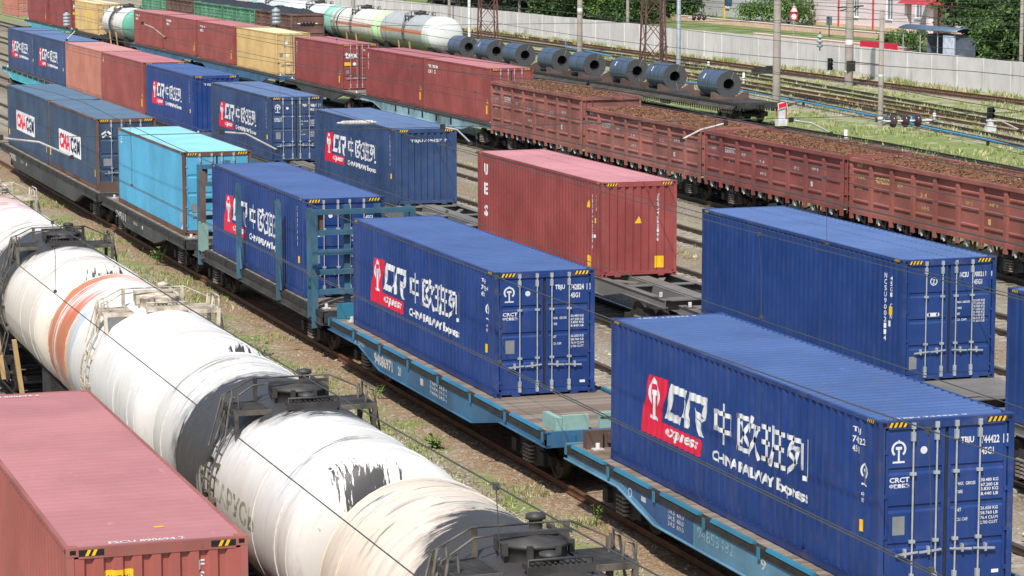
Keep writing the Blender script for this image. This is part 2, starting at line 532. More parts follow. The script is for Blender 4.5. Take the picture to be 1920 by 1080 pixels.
    zt = H-0.175; zb = 0.185; seams = [0.20+0.245*(H-0.36)*k/1.0 for k in (1, 2, 3)]
    for sx in (-1, 1):
        x0, x1 = (-hw+0.125, -0.035) if sx == -1 else (0.03, hw-0.125)
        d = MB()
        # panel profile with recessed cross bands
        prof = [(0.030, zb)]
        for sm in seams:
            prof += [(0.030, sm-0.075), (0.052, sm-0.035), (0.052, sm+0.03), (0.030, sm+0.05)]
        prof.append((0.030, zt))
        vs = [(x0+0.05, p, q) for p, q in prof] + [(x1-0.05, p, q) for p, q in prof]; n = len(prof)
        d.add(vs, [(i, i+n, i+n+1, i+1) for i in range(n-1)], 0)
        for a, b in ((x0, x0+0.05), (x1-0.05, x1)):
            d.box(a, b, 0.022, 0.060, zb-0.015, zt+0.015, 0)
        d.box(x0+0.05, x1-0.05, 0.024, 0.060, zt, zt+0.015, 0); d.box(x0+0.05, x1-0.05, 0.024, 0.060, zb-0.015, zb, 0)
        xh = -hw+0.10 if sx == -1 else hw-0.10
        for q in (0.30, 0.95, 1.62, 2.35):
            d.box(xh-0.06, xh+0.06, 0.004, 0.024, q, q+0.07, 0)
        if doordeco:
            
            lay = [0]
            def pd(sh, mi):
                lay[0] += 1; k = 0.0275 - 0.0003*lay[0]
                stamp(d, sh, lambda u, zz: (u, k, zz), mi)
            doordeco(pd, sx)
        leaf = d.build('door', [wall, M['white'], M['greyplate'], M['yellow'], M['redlogo'], M['oldwhite'], M['navy_mark']], root)
        for bx in ((-0.615, -0.19) if sx == -1 else (0.165, 0.59)):
            b = MB(); yb = -0.012
            b.tube([(bx, yb, 0.09), (bx, yb, H-0.06)], 0.017, 8, 0)
            for q, hh in ((0.10, 0.10), (0.22, 0.13), (H-0.35, 0.15), (H-0.15, 0.10)):
                b.box(bx-0.04, bx+0.03, yb-0.020, 0.020, q, q+hh, 0)
            for q in (0.86, 1.98): b.box(bx-0.05, bx+0.05, yb-0.018, 0.022, q, q+0.05, 0)
            dr = -1 if bx in (-0.615, 0.165) else 1
            dr = -1 if sx == -1 else 1
            hz_ = 0.70 if bx in (-0.615, 0.59) else 0.72
            b.beam((bx, yb-0.014, hz_), (bx+dr*0.30, yb-0.014, hz_-0.02), 0.02, 0.035, 0)
            b.beam((bx, yb-0.014, hz_), (bx-dr*0.10, yb-0.014, hz_+0.01), 0.02, 0.03, 0)
            b.box(bx+dr*0.13-0.02, bx+dr*0.13+0.02, yb-0.03, 0.022, hz_-0.06, hz_+0.07, 0)
            b.build('locking_bar', [M[gear]], leaf)
    return root

# ---- lettering layouts
def tiny_rows(put, u0, u1, v, h, n=2, mi=1, words=('30.480 KG','67.200 LB')):
    for i in range(n):
        put(shape_text(words[i % len(words)], u0, v-(i+1)*h*1.25, u1-u0, h, 0.02), mi)
def door_tbju(no, chk):
    def dd(put, sx):
        if sx == -1:
            put(emblem(-0.86, 2.19, 0.37), 1)
            put(shape_disc(-0.41, 2.38, 0.062), 1)
            put(shape_text('CRCT', -1.02, 1.87, 0.36, 0.085, 0.03), 1)
            put(shape_text('中铁集装箱', -1.02, 1.775, 0.36, 0.075, 0.03), 1)
            put(shape_rect(-0.955, 1.0, -0.735, 1.31), 2)
        else:
            put(shape_text('TBJU', 0.255, 2.42, 0.24, 0.135, 0.03), 1)
            put(shape_text(no, 0.625, 2.42, 0.335, 0.135, 0.03), 1)
            put(shape_rect(1.03, 2.41, 1.13, 2.56), 1); put(shape_text(chk, 1.05, 2.43, 0.06, 0.11, 0.03), 6)
            put(shape_text('45G1', 0.635, 2.24, 0.225, 0.12, 0.03), 1)
            put(shape_text('MAX.  GROSS', 0.195, 1.755, 0.34, 0.055, 0.02), 1)
            put(shape_text('TARE', 0.195, 1.62, 0.11, 0.055, 0.02), 1)
            for q, w in ((1.79,'30.480 KG'),(1.71,'67.200 LB'),(1.64,'3.830 KG'),(1.56,'8.440 LB')):
                put(shape_text(w, 0.635, q, 0.32, 0.055, 0.02), 1)
            put(shape_text('NET', 0.195, 1.32, 0.09, 0.055, 0.02), 1)
            put(shape_text('CU. CAP.', 0.195, 1.16, 0.22, 0.055, 0.02), 1)
            for q, w in ((1.32,'26.650 KG'),(1.24,'58.760 LB'),(1.16,'76.4 CU.M'),(1.08,'2.700 CU.FT')):
                put(shape_text(w, 0.635, q, 0.32, 0.055, 0.02), 1)
            put(shape_rect(0.86, 0.25, 0.99, 0.31), 1)
    return dd
def door_ncsu(put, sx):
    if sx == -1:
        put(shape_ring(-0.41, 2.36, 0.095, 0.022), 1); put(shape_text('Z', -0.445, 2.31, 0.07, 0.10, 0.02), 1)
        put(shape_join(shape_rect(-0.53, 1.53, -0.29, 1.62), shape_disc(-0.53, 1.575, 0.045), shape_disc(-0.29, 1.575, 0.045)), 1)
        put(shape_rect(-1.02, 0.30, -0.82, 0.60), 2)
    else:
        put(shape_text('NCSU', 0.27, 2.43, 0.23, 0.125, 0.03), 1); put(shape_text('900211', 0.63, 2.43, 0.33, 0.125, 0.03), 1)
        put(shape_text('4', 1.06, 2.43, 0.07, 0.125, 0.03), 1); put(shape_text('45G1', 0.64, 2.25, 0.22, 0.12, 0.03), 1)
        for q, w in ((1.82,'MAX. GROSS'),(1.68,'TARE'),(1.54,'NET'),(1.40,'CU. CAP.')): put(shape_text(w, 0.19, q, 0.06*len(w)*0.6, 0.05, 0.02), 1)
        for k in range(8): put(shape_text(('32.500 KG','71.650 LB')[k % 2], 0.63, 1.84-k*0.07, 0.31, 0.055, 0.02), 1)
def side_cr(idrows=None, lines='TBJ7446'):
    def dd(side, L):
        logo_cr(side, L)
        u0 = L-1.02
        if idrows:
            for i, (t_, w) in enumerate(idrows):
                side(shape_text(t_, L-0.99, 2.55-0.155*i, w, 0.11, 0.02), 1)
            side(emblem(L-0.55, 1.74, 0.38), 1)
            side(shape_vtext('中铁', L-0.66, 1.63, 0.08, 0.10, 0.02), 1)
        else:
            side(shape_vtext(lines, L-0.80, 2.62, 0.10, 0.17, 0.02), 1)
        side(shape_rect(L-0.69, 0.96, L-0.60, 1.16), 3)
    return dd
def side_plainblue(side, L):
    side(shape_vtext('NCSU9002114', L-0.98, 2.50, 0.075, 0.15, 0.01), 1)
    side(shape_vtext('45G1 CHN', L-0.68, 2.45, 0.07, 0.13, 0.01), 1)
    side(shape_rect(L-0.72, 1.52, L-0.60, 1.72), 3); side(shape_rect(L-0.74, 1.24, L-0.66, 1.38), 1)
def side_ues(side, L):
    for ch, zz in (('U',2.12),('E',1.47),('S',0.72)): side(shape_text(ch, 0.68, zz, 0.36, 0.40, 0.04), 1)
    side(shape_vtext('UESU4652196', L-0.92, 2.48, 0.06, 0.155, 0.02), 1)
    side(shape_vtext('45G1', L-0.60, 2.48, 0.06, 0.13, 0.02), 1)
    side(shape_poly([(L-1.36,2.03),(L-1.02,2.03),(L-1.19,2.27)]), 3)
    side(shape_rect(L-0.66, 1.60, L-0.58, 1.76), 3); side(shape_rect(L-0.72, 1.15, L-0.60, 1.25), 1)
    side(shape_rect(L-1.26, 0.20, L-0.96, 0.56), 3)
def end_ues(put):
    put(shape_vtext('UESU4652196', 0.57, 2.52, 0.085, 0.135, 0.02), 1)
    put(shape_poly([(-0.14,1.62),(0.10,1.62),(-0.02,1.84)]), 3); put(shape_rect(0.50, 0.24, 0.80, 0.60), 3)
def end_num(t_):
    def dd(put):
        put(shape_text(t_, -0.62, 2.36, 1.45, 0.13, 0.02), 1)
    return dd
def end_fscu(put):
    put(shape_rect(-0.72, 2.20, -0.335, 2.56), 3)
    put(shape_text('CAUTION', -0.69, 2.38, 0.32, 0.11, 0.01), 4); put(shape_text('9.6 HIGH', -0.66, 2.24, 0.26, 0.09, 0.01), 4)
    put(shape_vtext('FSCU8906942', 0.55, 2.62, 0.085, 0.165, 0.02), 1)
def roof_fscu(put, L):
    put(shape_text('FSCU 890694 2', -0.62, 0.14, 1.02, 0.13, 0.02), 1)
    put(shape_text('FSCU 890694 2', -0.72, L-0.36, 1.02, 0.13, 0.02), 1)
    put(shape_poly([(0.20+0.08*math.cos(R(t_)), 0.95+0.05*math.sin(R(t_))) for t_ in range(0, 360, 24)]), 2)
    put(shape_rect(-0.72, L-0.75, -0.45, L-0.6), 2)
def roof_num(t_):
    def dd(put, L):
        put(shape_text(t_, -0.75, L-0.30, 1.3, 0.12, 0.02), 1); put(shape_text(t_, -0.85, 0.13, 1.3, 0.10, 0.02), 1)
    return dd
def side_cma(side, L):
    side(shape_rect(2.75, 0.92, 8.3, 1.86), 1)
    side(shape_text('CMA', 2.9, 1.05, 2.75, 0.68, 0.05), 2)
    side(shape_text('CGM', 5.75, 1.05, 2.4, 0.68, 0.05), 4)
    for u in (L-0.60, 0.42): side(shape_rect(u-0.06, 0.50, u+0.06, 0.78), 3)
def door_cma(put, sx):
    if sx == -1:
        put(shape_join(shape_stroke([(-0.98,2.28),(-0.80,2.40),(-0.62,2.28)], 0.07), shape_stroke([(-0.95,2.16),(-0.78,2.27),(-0.62,2.16)], 0.07), shape_disc(-0.72, 2.24, 0.06)), 1)
        put(shape_rect(-0.95, 0.98, -0.62, 1.28), 2)
    else: put(shape_text('CMAU 452207 9', 0.25, 2.42, 0.8, 0.11, 0.02), 1)
def side_cyan(side, L):
    side(shape_text('3', 0.62, 2.35, 0.24, 0.30, 0.03), 1)
    side(shape_rect(L-0.62, 0.42, L-0.42, 0.76), 3)
    side(shape_poly([(L-0.44,0.18),(L-0.26,0.18),(L-0.35,0.34)]), 1)
def door_cyan(put, sx):
    if sx == -1: put(shape_rect(-0.92, 0.80, -0.66, 1.10), 2)
def side_red(mark=None, rows=None, lat=True):
    def dd(side, L):
        if mark: side(shape_vtext(mark, 0.45, 2.65, 0.22, 0.40, 0.03), 1)
        if rows:
            for i, t_ in enumerate(rows): side(shape_text(t_, 0.75, 2.36-0.28*i, 1.9 if i == 0 else 1.5, 0.2, 0.04), 1)
        if lat:
            side(shape_rect(L-0.70, 0.42, L-0.44, 0.86), 3)
            side(shape_poly([(L-0.66,1.0),(L-0.36,1.0),(L-0.5,1.28)]), 3)
    return dd
def door_tex(put, sx):
    if sx == -1:
        put(shape_text('tex', -0.98, 1.98, 1.0-0.12, 0.42, 0.03), 1)
        put(shape_rect(-1.02, 1.52, -0.56, 1.74), 3); put(shape_disc(-0.35, 1.63, 0.11), 1); put(shape_rect(-0.92, 0.98, -0.70, 1.24), 2)
    else: put(shape_text('TRLU 748305', 0.15, 2.45, 0.8, 0.10, 0.02), 1)
def door_k(put, sx):
    if sx == -1:
        put(shape_text('KX', -0.95, 1.98, 0.75, 0.42, 0.03), 1); put(shape_rect(-1.0, 1.40, -0.55, 1.66), 3)
    else: put(shape_text('TRLU 748311', 0.15, 2.45, 0.8, 0.10, 0.02), 1)
def door_yellow(put, sx):
    if sx == -1: put(shape_rect(-0.60, 2.10, -0.36, 2.36), 1); put(shape_rect(-0.98, 1.22, -0.72, 1.46), 2); put(shape_rect(-0.52, 1.24, -0.30, 1.44), 1)
def door_num(put, sx):
    if sx == 1: put(shape_text('SZLU 963420 8', 0.12, 2.02, 0.95, 0.13, 0.02), 1)
def side_yellow2(side, L): side(shape_rect(L-4.6, 1.1, L-3.9, 2.3), 3)

cpaint('blue', (0.013,0.048,0.205), fade=0.12, dirt=0.12, streak=0.22, roof=(0.055,0.108,0.275))
cpaint('dustyblue', (0.030,0.065,0.165), fade=0.18, dirt=0.25, streak=0.3, roof=(0.10,0.165,0.31), dirtcol=(0.12,0.12,0.125))
cpaint('plainblue', (0.014,0.050,0.20), fade=0.10, dirt=0.05, streak=0.08, roof=(0.080,0.145,0.33))
cpaint('uesred', (0.30,0.064,0.060), fade=0.14, dirt=0.14, streak=0.14, rust=0.02, roof=(0.48,0.215,0.24))
cpaint('oxidered', (0.37,0.105,0.085), fade=0.12, dirt=0.16, streak=0.16, rust=0.10, roof=(0.47,0.195,0.198))
cpaint('winered', (0.27,0.058,0.058), fade=0.15, dirt=0.15, streak=0.15, rust=0.02, roof=(0.37,0.135,0.155))
cpaint('brickred', (0.31,0.075,0.068), fade=0.14, dirt=0.14, streak=0.15, rust=0.03, roof=(0.43,0.17,0.19))
cpaint('salmon', (0.50,0.20,0.145), fade=0.12, dirt=0.10, streak=0.12, roof=(0.50,0.25,0.24))
cpaint('slate', (0.034,0.066,0.125), fade=0.2, dirt=0.25, streak=0.3, rust=0.08, roof=(0.09,0.155,0.235), dirtcol=(0.10,0.10,0.095))
cpaint('cyan', (0.085,0.375,0.59), fade=0.12, dirt=0.10, streak=0.12, rust=0.15, roof=(0.24,0.55,0.69))
cpaint('sand', (0.66,0.46,0.20), fade=0.12, dirt=0.12, streak=0.14, rust=0.06, roof=(0.72,0.58,0.36))
M['rustframe'] = paint('rusty_frame_paint', (0.15,0.075,0.05), 0.8, 0.3, 0.3, 0.35)
M['scuffed'] = paint('scuffed_rusty_red_paint', (0.34,0.11,0.09), 0.6, 0.2, 0.4, 0.5, 0.3, rustcol=(0.16,0.09,0.055))
GC = 'containers riding on the flat wagons'
GR = 'containers on the far red train'
XB, XR, XG = 20.672, 30.148, 46.95
ZB, ZR = 1.300, 1.410
container('pinkish red container with yellow caution sticker on its end in the bottom left corner', 6.924, 35.20, 1.109, 'oxidered', near='corr', enddeco=end_fscu, roofdeco=roof_fscu, roofdep=0.004, frame_mat=M['scuffed'], group=GC)
container('glossy blue container with white emblem and door number 744422, nearest of all', XB, 39.12, ZB, 'blue', deco=side_cr([('TBJ',0.30),('74422',0.42),('45G1',0.26)]), doordeco=door_tbju('744422','9'), roofdeco=roof_num('TBJU 744422 9'), group=GC)
container('glossy blue container with white emblem and door number 742824 on the blue wagon', XB, 58.83, ZB, 'blue', deco=side_cr([('TBJ',0.30),('74 24',0.42),('45G1',0.26)]), doordeco=door_tbju('742824','3'), group=GC)
container('blue container with red and white logo standing behind teal stakes on the bulkhead wagon', XB, 76.4, ZB, 'blue', deco=side_cr(), doordeco=door_tbju('740347','1'), group=GC)
container('sky blue container with rusty corner posts and no logo on a dark flat wagon', XB, 93.25, ZB, 'cyan', deco=side_cyan, doordeco=door_cyan, group=GC, frame_mat=M['rustframe'], gear='galv')
container('slate blue container with white logo panel, doors facing the sky blue container', XB, 110.1, ZB, 'slate', deco=side_cma, doordeco=door_cma, group=GC, frame_mat=M['rustframe'])
container('slate blue container with white logo panel, farther of the two on their wagon', XB, 122.45, ZB, 'slate', deco=side_cma, near='corr', group=GC)
container('blue container mostly cut off by the right edge of the photo', XR, 39.95, ZR, 'plainblue', deco=side_plainblue, near='corr', group=GC)
container('plain blue container without logo, number 900211 on its door', XR, 57.10, ZR, 'plainblue', deco=side_plainblue, doordeco=door_ncsu, group=GC)
container('red container with three big white letters down its side on a dark skeleton wagon', XR, 77.14, ZR, 'uesred', deco=side_ues, near='corr', enddeco=end_ues, group=GC)
container('dusty blue container with logo and a row of white characters atop its corrugated end', XR, 99.45, ZR, 'dustyblue', deco=side_cr(), near='corr', enddeco=end_num('TBJU748527 7'), group=GC)
container('dusty blue container with logo and closed doors, behind the sky blue container', XR, 119.5, ZR, 'dustyblue', deco=side_cr(), doordeco=door_tbju('748877','2'), group=GC)
container('blue container with logo and corrugated end, in front of the brick red container', XR+0.25, 137.2, ZR, 'blue', deco=side_cr(lines='TBJ7419'), near='corr', enddeco=end_num('TBJU 741938'), group=GC)
container('brick red container between the salmon container and a blue one', XR+0.3, 150.3, ZR+0.03, 'brickred', L=13.0, deco=side_red('4'), near='corr', group=GC)
container('salmon coloured container with a thin column of white writing', XR+0.3, 163.6, ZR+0.06, 'salmon', L=12.6, deco=lambda s, L: s(shape_vtext('MSKU2075614', 0.65, 2.5, 0.14, 0.17, 0.03), 1), near='corr', group=GC)
container('blue logo container behind the salmon one on the turquoise wagon', XR+0.3, 176.6, ZR+0.08, 'dustyblue', deco=side_cr(), near='corr', group=GC)
container('blue logo container farthest left on the turquoise wagon', XR+0.3, 189.1, ZR+0.08, 'dustyblue', deco=side_cr(), near='corr', group=GC)
container('brick red container with doors, just behind the tall gondola', XG, 139.05, 1.40, 'brickred', deco=side_red(None, ('TRLU 74830','22G1 12')), doordeco=door_num, group=GR)
container('wine red container with white letters, right behind the brick red one with doors', XG, 151.45, 1.40, 'winered', deco=side_red('ILV'), near='corr', group=GR)
container('wine red container with a short white word and yellow patch on its door', XG, 169.40, 1.38, 'winered', deco=side_red('IEX'), doordeco=door_tex, group=GR)
container('sand yellow container with doors, between wine red and brick red containers', XG, 186.85, 1.40, 'sand', doordeco=door_yellow, group=GR)
container('brick red container touching the sand yellow one', XG, 200.4, 1.40, 'brickred', deco=side_red(None, ('TCKU 22','45G1'), True), near='corr', group=GR)
container('brick red container in the middle of three on the blue wagons', XG, 213.5, 1.42, 'brickred', deco=side_red(None, ('TCKU 31','45G1')), near='corr', group=GR)
container('brick red container beside the white tank with green end', XG, 226.8, 1.42, 'brickred', deco=side_red(None, ('TCKU 47','45G1'), False), near='corr', group=GR)
container('sand yellow container with a bright yellow patch beyond the white tank', XG, 257.3, 1.42, 'sand', deco=side_yellow2, doordeco=door_yellow, group=GR)
container('wine red container with stickers on its door near the top left corner', XG, 272.0, 1.42, 'winered', deco=side_red('K'), doordeco=door_k, group=GR)
container('wine red container with a corrugated end in the top left corner', XG, 287.0, 1.42, 'winered', deco=side_red(None, None), near='corr', group=GR)
container('orange container farthest in the top left corner', XG, 307.0, 1.42, 'salmon', near='door', group=GR)

# ------------------------------------------------------------------ running gear shared by all wagons
def bogie_mesh():
    b = MB()
    for sx in (-1, 1):
        x0, x1 = sorted((sx*0.96, sx*1.10))
        b.prism([(-1.30,0.56),(-1.30,0.38),(-0.98,0.34),(-0.55,0.26),(-0.38,0.20),(0.38,0.20),(0.55,0.26),(0.98,0.34),(1.30,0.38),(1.30,0.56),
                 (1.00,0.62),(0.62,0.74),(0.30,0.80),(-0.30,0.80),(-0.62,0.74),(-1.00,0.62)], 'x', x0, x1, 0)
        for yy in (-0.925, 0.925): b.box(min(sx*0.98, sx*1.20), max(sx*0.98, sx*1.20), yy-0.15, yy+0.15, 0.33, 0.62, 0)
        for yy in (-0.17, 0.0, 0.17):
            for k in range(5): b.cyl((sx*1.15, yy, 0.26+0.085*k), 0.095, 0.045, 'z', 12, 1)
    b.box(-1.15, 1.15, -0.22, 0.22, 0.60, 0.86, 0)
    b.cyl((0,0,0.86), 0.28, 0.14, 'z', 12, 0)
    b.box(-0.9, 0.9, -1.35, -1.27, 0.34, 0.46, 0); b.box(-0.9, 0.9, 1.27, 1.35, 0.34, 0.46, 0)
    return b
def wheelset_mesh():
    w = MB()
    for sx in (-1, 1):
        w.lathe([(0.02, sx*0.84),(0.10, sx*0.84),(0.12, sx*0.80),(0.38, sx*0.79),(0.41, sx*0.825),(0.475, sx*0.825),(0.475, sx*0.715),(0.505, sx*0.71),(0.505, sx*0.685),(0.40, sx*0.685),(0.36, sx*0.74),(0.12, sx*0.72),(0.085, sx*0.66)], (0,0,0.475), 'x', 28, 0)
    w.cyl((-1.15, 0, 0.475), 0.075, 2.3, 'x', 12, 0)
    return w
_bog = None; _ws = None
def bogies(root, ys, mats=None):
    global _bog, _ws
    for yy in ys:
        if _bog is None:
            bo = bogie_mesh().build('bogie', [M['dark'], M['spring']], root, (0, yy, 0)); _bog = bo.data
            for k in (-0.925, 0.925):
                if _ws is None:
                    _ws = wheelset_mesh().build('wheelset', [M['wheel']], bo, (0, k, 0)).data
                else: link('wheelset', _ws, bo, (0, k, 0))
        else:
            bo = link('bogie', _bog, root, (0, yy, 0))
            for k in (-0.925, 0.925): link('wheelset', _ws, bo, (0, k, 0))
_cp = None
def couplers(root, L):
    global _cp
    for yy, rz in ((0.0, 0.0), (L, math.pi)):
        if _cp is None:
            c = MB()
            c.box(-0.11, 0.11, -0.30, 0.55, 0.93, 1.15, 0)
            c.prism([(-0.20,-0.30),(0.20,-0.30),(0.24,-0.44),(0.10,-0.58),(0.06,-0.46),(-0.06,-0.46),(-0.20,-0.60),(-0.26,-0.48)], 'z', 0.90, 1.18, 0)
            c.tube([(0.35,0.05,0.95),(0.38,-0.15,0.55),(0.30,-0.40,0.42),(0.20,-0.58,0.62)], 0.03, 6, 0)
            c.tube([(-0.30,0.02,0.90),(-0.50,-0.08,0.84),(-0.95,-0.06,0.84),(-1.10,-0.04,1.0)], 0.018, 6, 0)
            _cp = c.build('coupler', [M['dark']], root, (0, yy, 0), rz).data
        else: link('coupler', _cp, root, (0, yy, 0), rz)

GW = 'flat wagons carrying containers'
def flat_wagon(name, label, xc, y0, y1, zd, sill, cap, style='belly', boards=True, marks=None, boardmat=None, wood=True, group=GW, end_mat=None, belly=0.62, bog=2.3, hw=1.43, vents=False):
    L = y1 - y0
    root = thing(name, label, 'flat wagon', (xc, y0, 0), group)
    # deck of cross planks
    d = MB()
    if wood:
        n = int(L/0.19); st = L/n
        rr = random.Random(int(y0*10))
        for i in range(n):
            dz = rr.uniform(-0.006, 0.006)
            d.box(-hw+0.06+rr.uniform(-.012,.012), hw-0.06+rr.uniform(-.012,.012), i*st+0.006, (i+1)*st-0.006, zd-0.06, zd-0.008+dz, 0)
        d.build('deck', [M['wood']], root)
    # side sills: fish-bellied web with flanges
    zt = zd-0.02
    for sx in (-1, 1):
        s = MB(); xo = sx*hw; xi = sx*(hw-0.02)
        b0, b1 = bog-0.1, L-bog+0.1
        dz0 = 0.26
        if style == 'belly':
            low = [(0,zt-dz0),(b0+0.9,zt-dz0),(b0+2.9,zt-belly),(L/2,zt-belly),(b1-2.9,zt-belly),(b1-0.9,zt-dz0),(L,zt-dz0)]
        else: low = [(0,zt-0.34),(L,zt-0.34)]
        poly = [(0,zt),(L,zt)] + low[::-1]
        # split the web into convex strips
        for (a, za), (b, zb) in zip(low, low[1:]):
            s.prism([(a,zt),(a,za),(b,zb),(b,zt)], 'x', min(xo,xi), max(xo,xi), 0)
            s.prism([(a,za),(a,za-0.02),(b,zb-0.02),(b,zb)], 'x', min(sx*(hw+0.05), sx*(hw-0.12)), max(sx*(hw+0.05), sx*(hw-0.12)), 0)
        s.box(min(sx*(hw+0.015), sx*(hw-0.12)), max(sx*(hw+0.015), sx*(hw-0.12)), 0, L, zt, zt+0.018, 1)
        s.box(min(sx*(hw+0.001), sx*(hw+0.03)), max(sx*(hw+0.001), sx*(hw+0.03)), 0, L, zt-0.12, zt-0.002, 1)  # shadow under the side boards, painted as a dark band
        nb = max(4, int(L/2.35))
        for i in range(nb+1):
            yy = 0.12 + (L-0.24)*i/nb
            s.box(min(sx*(hw+0.03), sx*(hw+0.055)), max(sx*(hw+0.03), sx*(hw+0.055)), yy-0.05, yy+0.05, zt-0.17, zt+0.03, 2)
        if vents:
            for k in range(5): 
                yy = L*0.27 + k*L*0.105
                s.box(min(sx*(hw+0.001), sx*(hw+0.004)), max(sx*(hw+0.001), sx*(hw+0.004)), yy, yy+0.32, zt-0.52, zt-0.16, 3)
        mats = [sill, M['dark'], cap, M['hole'], M['white'], M['oldwhite'], M['navyblue'], M['fadedmark']]
        if sx == -1 and marks:
            
            lay = [0]
            def pm(sh, mi):
                lay[0] += 1; k = -hw-0.002-0.0004*lay[0]
                stamp(s, sh, lambda a, b: (k, L-a, b), mi)
            marks(pm, L, zt)
        s.build('side_sill', mats, root)
        if boards:
            for i in range(nb):
                ya = 0.12 + (L-0.24)*i/nb + 0.30; yb = 0.12 + (L-0.24)*(i+1)/nb - 0.30
                b = MB()
                b.prism([(sx*(hw-0.055), zd+0.002), (sx*(hw-0.055), zd+0.055), (sx*(hw+0.02), zd+0.055), (sx*(hw+0.04), zd+0.002)][::sx], 'y', ya, yb, 0)
                b.build('side_board', [boardmat or cap], root)
    # underframe: centre sill, cross bearers, brake gear
    u = MB()
    u.box(-0.22, 0.22, 0.15, L-0.15, zt-0.42, zt-0.05, 0)
    k = 1.0
    while k < L-0.5:
        u.box(-hw+0.03, hw-0.03, k-0.05, k+0.05, zt-0.22, zt-0.06, 0); k += 1.6
    u.cyl((-0.75, L*0.5, zt-0.62), 0.17, 1.0, 'y', 12, 0)
    u.box(0.4, 0.8, L*0.42, L*0.42+0.7, zt-0.7, zt-0.3, 0)
    u.tube([(-hw+0.15, L*0.30, zt-0.5), (-hw+0.15, L*0.62, zt-0.5)], 0.025, 6, 0)
    u.build('underframe', [M['dark']], root)
    for ye in (0.0, L-0.09):
        e = MB(); e.box(-hw, hw, ye, ye+0.09, zt-0.30, zt+0.05, 0)
        for a in (-1.0, 0.9): e.box(a, a+0.1, ye-0.03 if ye == 0 else ye+0.06, ye if ye == 0 else ye+0.12, zt-0.45, zt-0.02, 0)
        e.build('end_beam', [end_mat or sill], root)
    if wood:
        for yy in (0.75, L-0.75):
            for xx in (-1.13, 1.13):
                tl = MB(); tl.box(xx-0.11, xx+0.11, yy-0.10, yy+0.10, zd-0.005, zd+0.02, 1); tl.cyl((xx, yy, zd+0.02), 0.05, 0.11, 'z', 10, 0)
                tl.build('twist_lock', [M['white'], M['oldwhite']], root)
    bogies(root, (bog, L-bog)); couplers(root, L)
    return root

M['fadedmark'] = flat('faded_marking', (0.22,0.36,0.44), 0.7, var=0.3, scale=9)
M['wagonblue'] = paint('blue_wagon_paint', (0.033,0.135,0.26), 0.55, 0.25, 0.4, 0.22, 0.35)
M['wagonlight'] = paint('light_blue_wagon_paint', (0.105,0.25,0.37), 0.6, 0.25, 0.3, 0.15, 0.35)
M['boardblue'] = paint('bright_blue_board_paint', (0.028,0.19,0.35), 0.5, 0.15, 0.2, 0.16, 0.1)
M['boardteal'] = paint('teal_board_paint', (0.028,0.19,0.30), 0.5, 0.15, 0.2, 0.16, 0.1)
M['teal'] = paint('teal_stake_paint', (0.036,0.125,0.195), 0.6, 0.3, 0.4, 0.22, 0.3)
M['tealgreen'] = paint('pale_green_box_paint', (0.27,0.45,0.40), 0.6, 0.15, 0.3, 0.2, 0.2)
M['turq'] = paint('turquoise_wagon_paint', (0.07,0.46,0.54), 0.55, 0.15, 0.25, 0.1, 0.25)
M['navyblue'] = paint('navy_patch_paint', (0.025,0.09,0.24), 0.5, 0.15, 0.15, 0.1)
M['brown'] = paint('brown_end_board_paint', (0.12,0.075,0.06), 0.75, 0.3, 0.3, 0.3)
M['patchgrey'] = paint('patched_blue_grey_paint', (0.20,0.34,0.40), 0.6, 0.5, 0.35, 0.15, 0.3, rustcol=(0.02,0.18,0.50))

def marks_b(put, L, zt):
    put(shape_text('94086971', 4.55, zt-0.52, 1.7, 0.30, 0.04), 5); put(shape_text('20', 6.75, zt-0.50, 0.28, 0.24, 0.03), 5)
    put(shape_rect(2.6, zt-0.30, 2.75, zt-0.20), 5); put(shape_text('CPV 021', 3.0, zt-0.26, 0.6, 0.10, 0.02), 5); put(shape_rect(8.7, zt-0.42, 8.95, zt-0.25), 5)
    for k in range(3): put(shape_text('TAPA 24.5 t', 9.5, zt-0.26-0.12*k, 1.4, 0.08, 0.02), 5)
def marks_l(put, L, zt):
    put(shape_poly([(3.1,zt-0.12),(7.0,zt-0.12),(7.0,zt-0.60),(5.4,zt-0.60)]), 6)
    put(shape_ring(3.75, zt-0.26, 0.10, 0.025), 4); put(shape_rect(4.35, zt-0.30, 4.6, zt-0.20), 5)
    for k in range(3): put(shape_text('24.5', 5.75, zt-0.24-0.12*k, 0.34, 0.09, 0.02), 5); put(shape_text('60.0', 6.2, zt-0.24-0.12*k, 0.34, 0.09, 0.02), 5)
    put(shape_text('94853482', 7.2, zt-0.42, 1.7, 0.22, 0.01), 7); put(shape_text('9', 10.1, zt-0.36, 0.22, 0.22, 0.02), 5)
    put(shape_rect(12.6, zt-0.58, 13.0, zt-0.14), 6); put(shape_ring(12.8, zt-0.36, 0.12, 0.02), 5)
    put(shape_text('TAPA', 11.0, zt-0.40, 0.6, 0.12, 0.02), 5)
def marks_d(t_):
    def f(put, L, zt):
        put(shape_text(t_, 3.0, zt-0.48, 2.0, 0.30, 0.03), 5); put(shape_text('TAPA 24', 6.5, zt-0.40, 0.8, 0.12, 0.02), 5); put(shape_rect(8.2, zt-0.40, 8.4, zt-0.28), 4)
    return f

WB2 = flat_wagon('flat_wagon', 'light blue flat wagon with a navy patch under the nearest blue container', XB, 35.4, 53.05, ZB, M['wagonlight'], M['boardteal'], marks=marks_l, boardmat=M['boardteal'], hw=1.57)
WB1 = flat_wagon('flat_wagon', 'blue fish-bellied flat wagon with bright blue side boards, ahead of the bulkhead wagon', XB, 54.3, 72.3, ZB, M['wagonblue'], M['boardblue'], marks=marks_b, boardmat=M['boardblue'], hw=1.57)
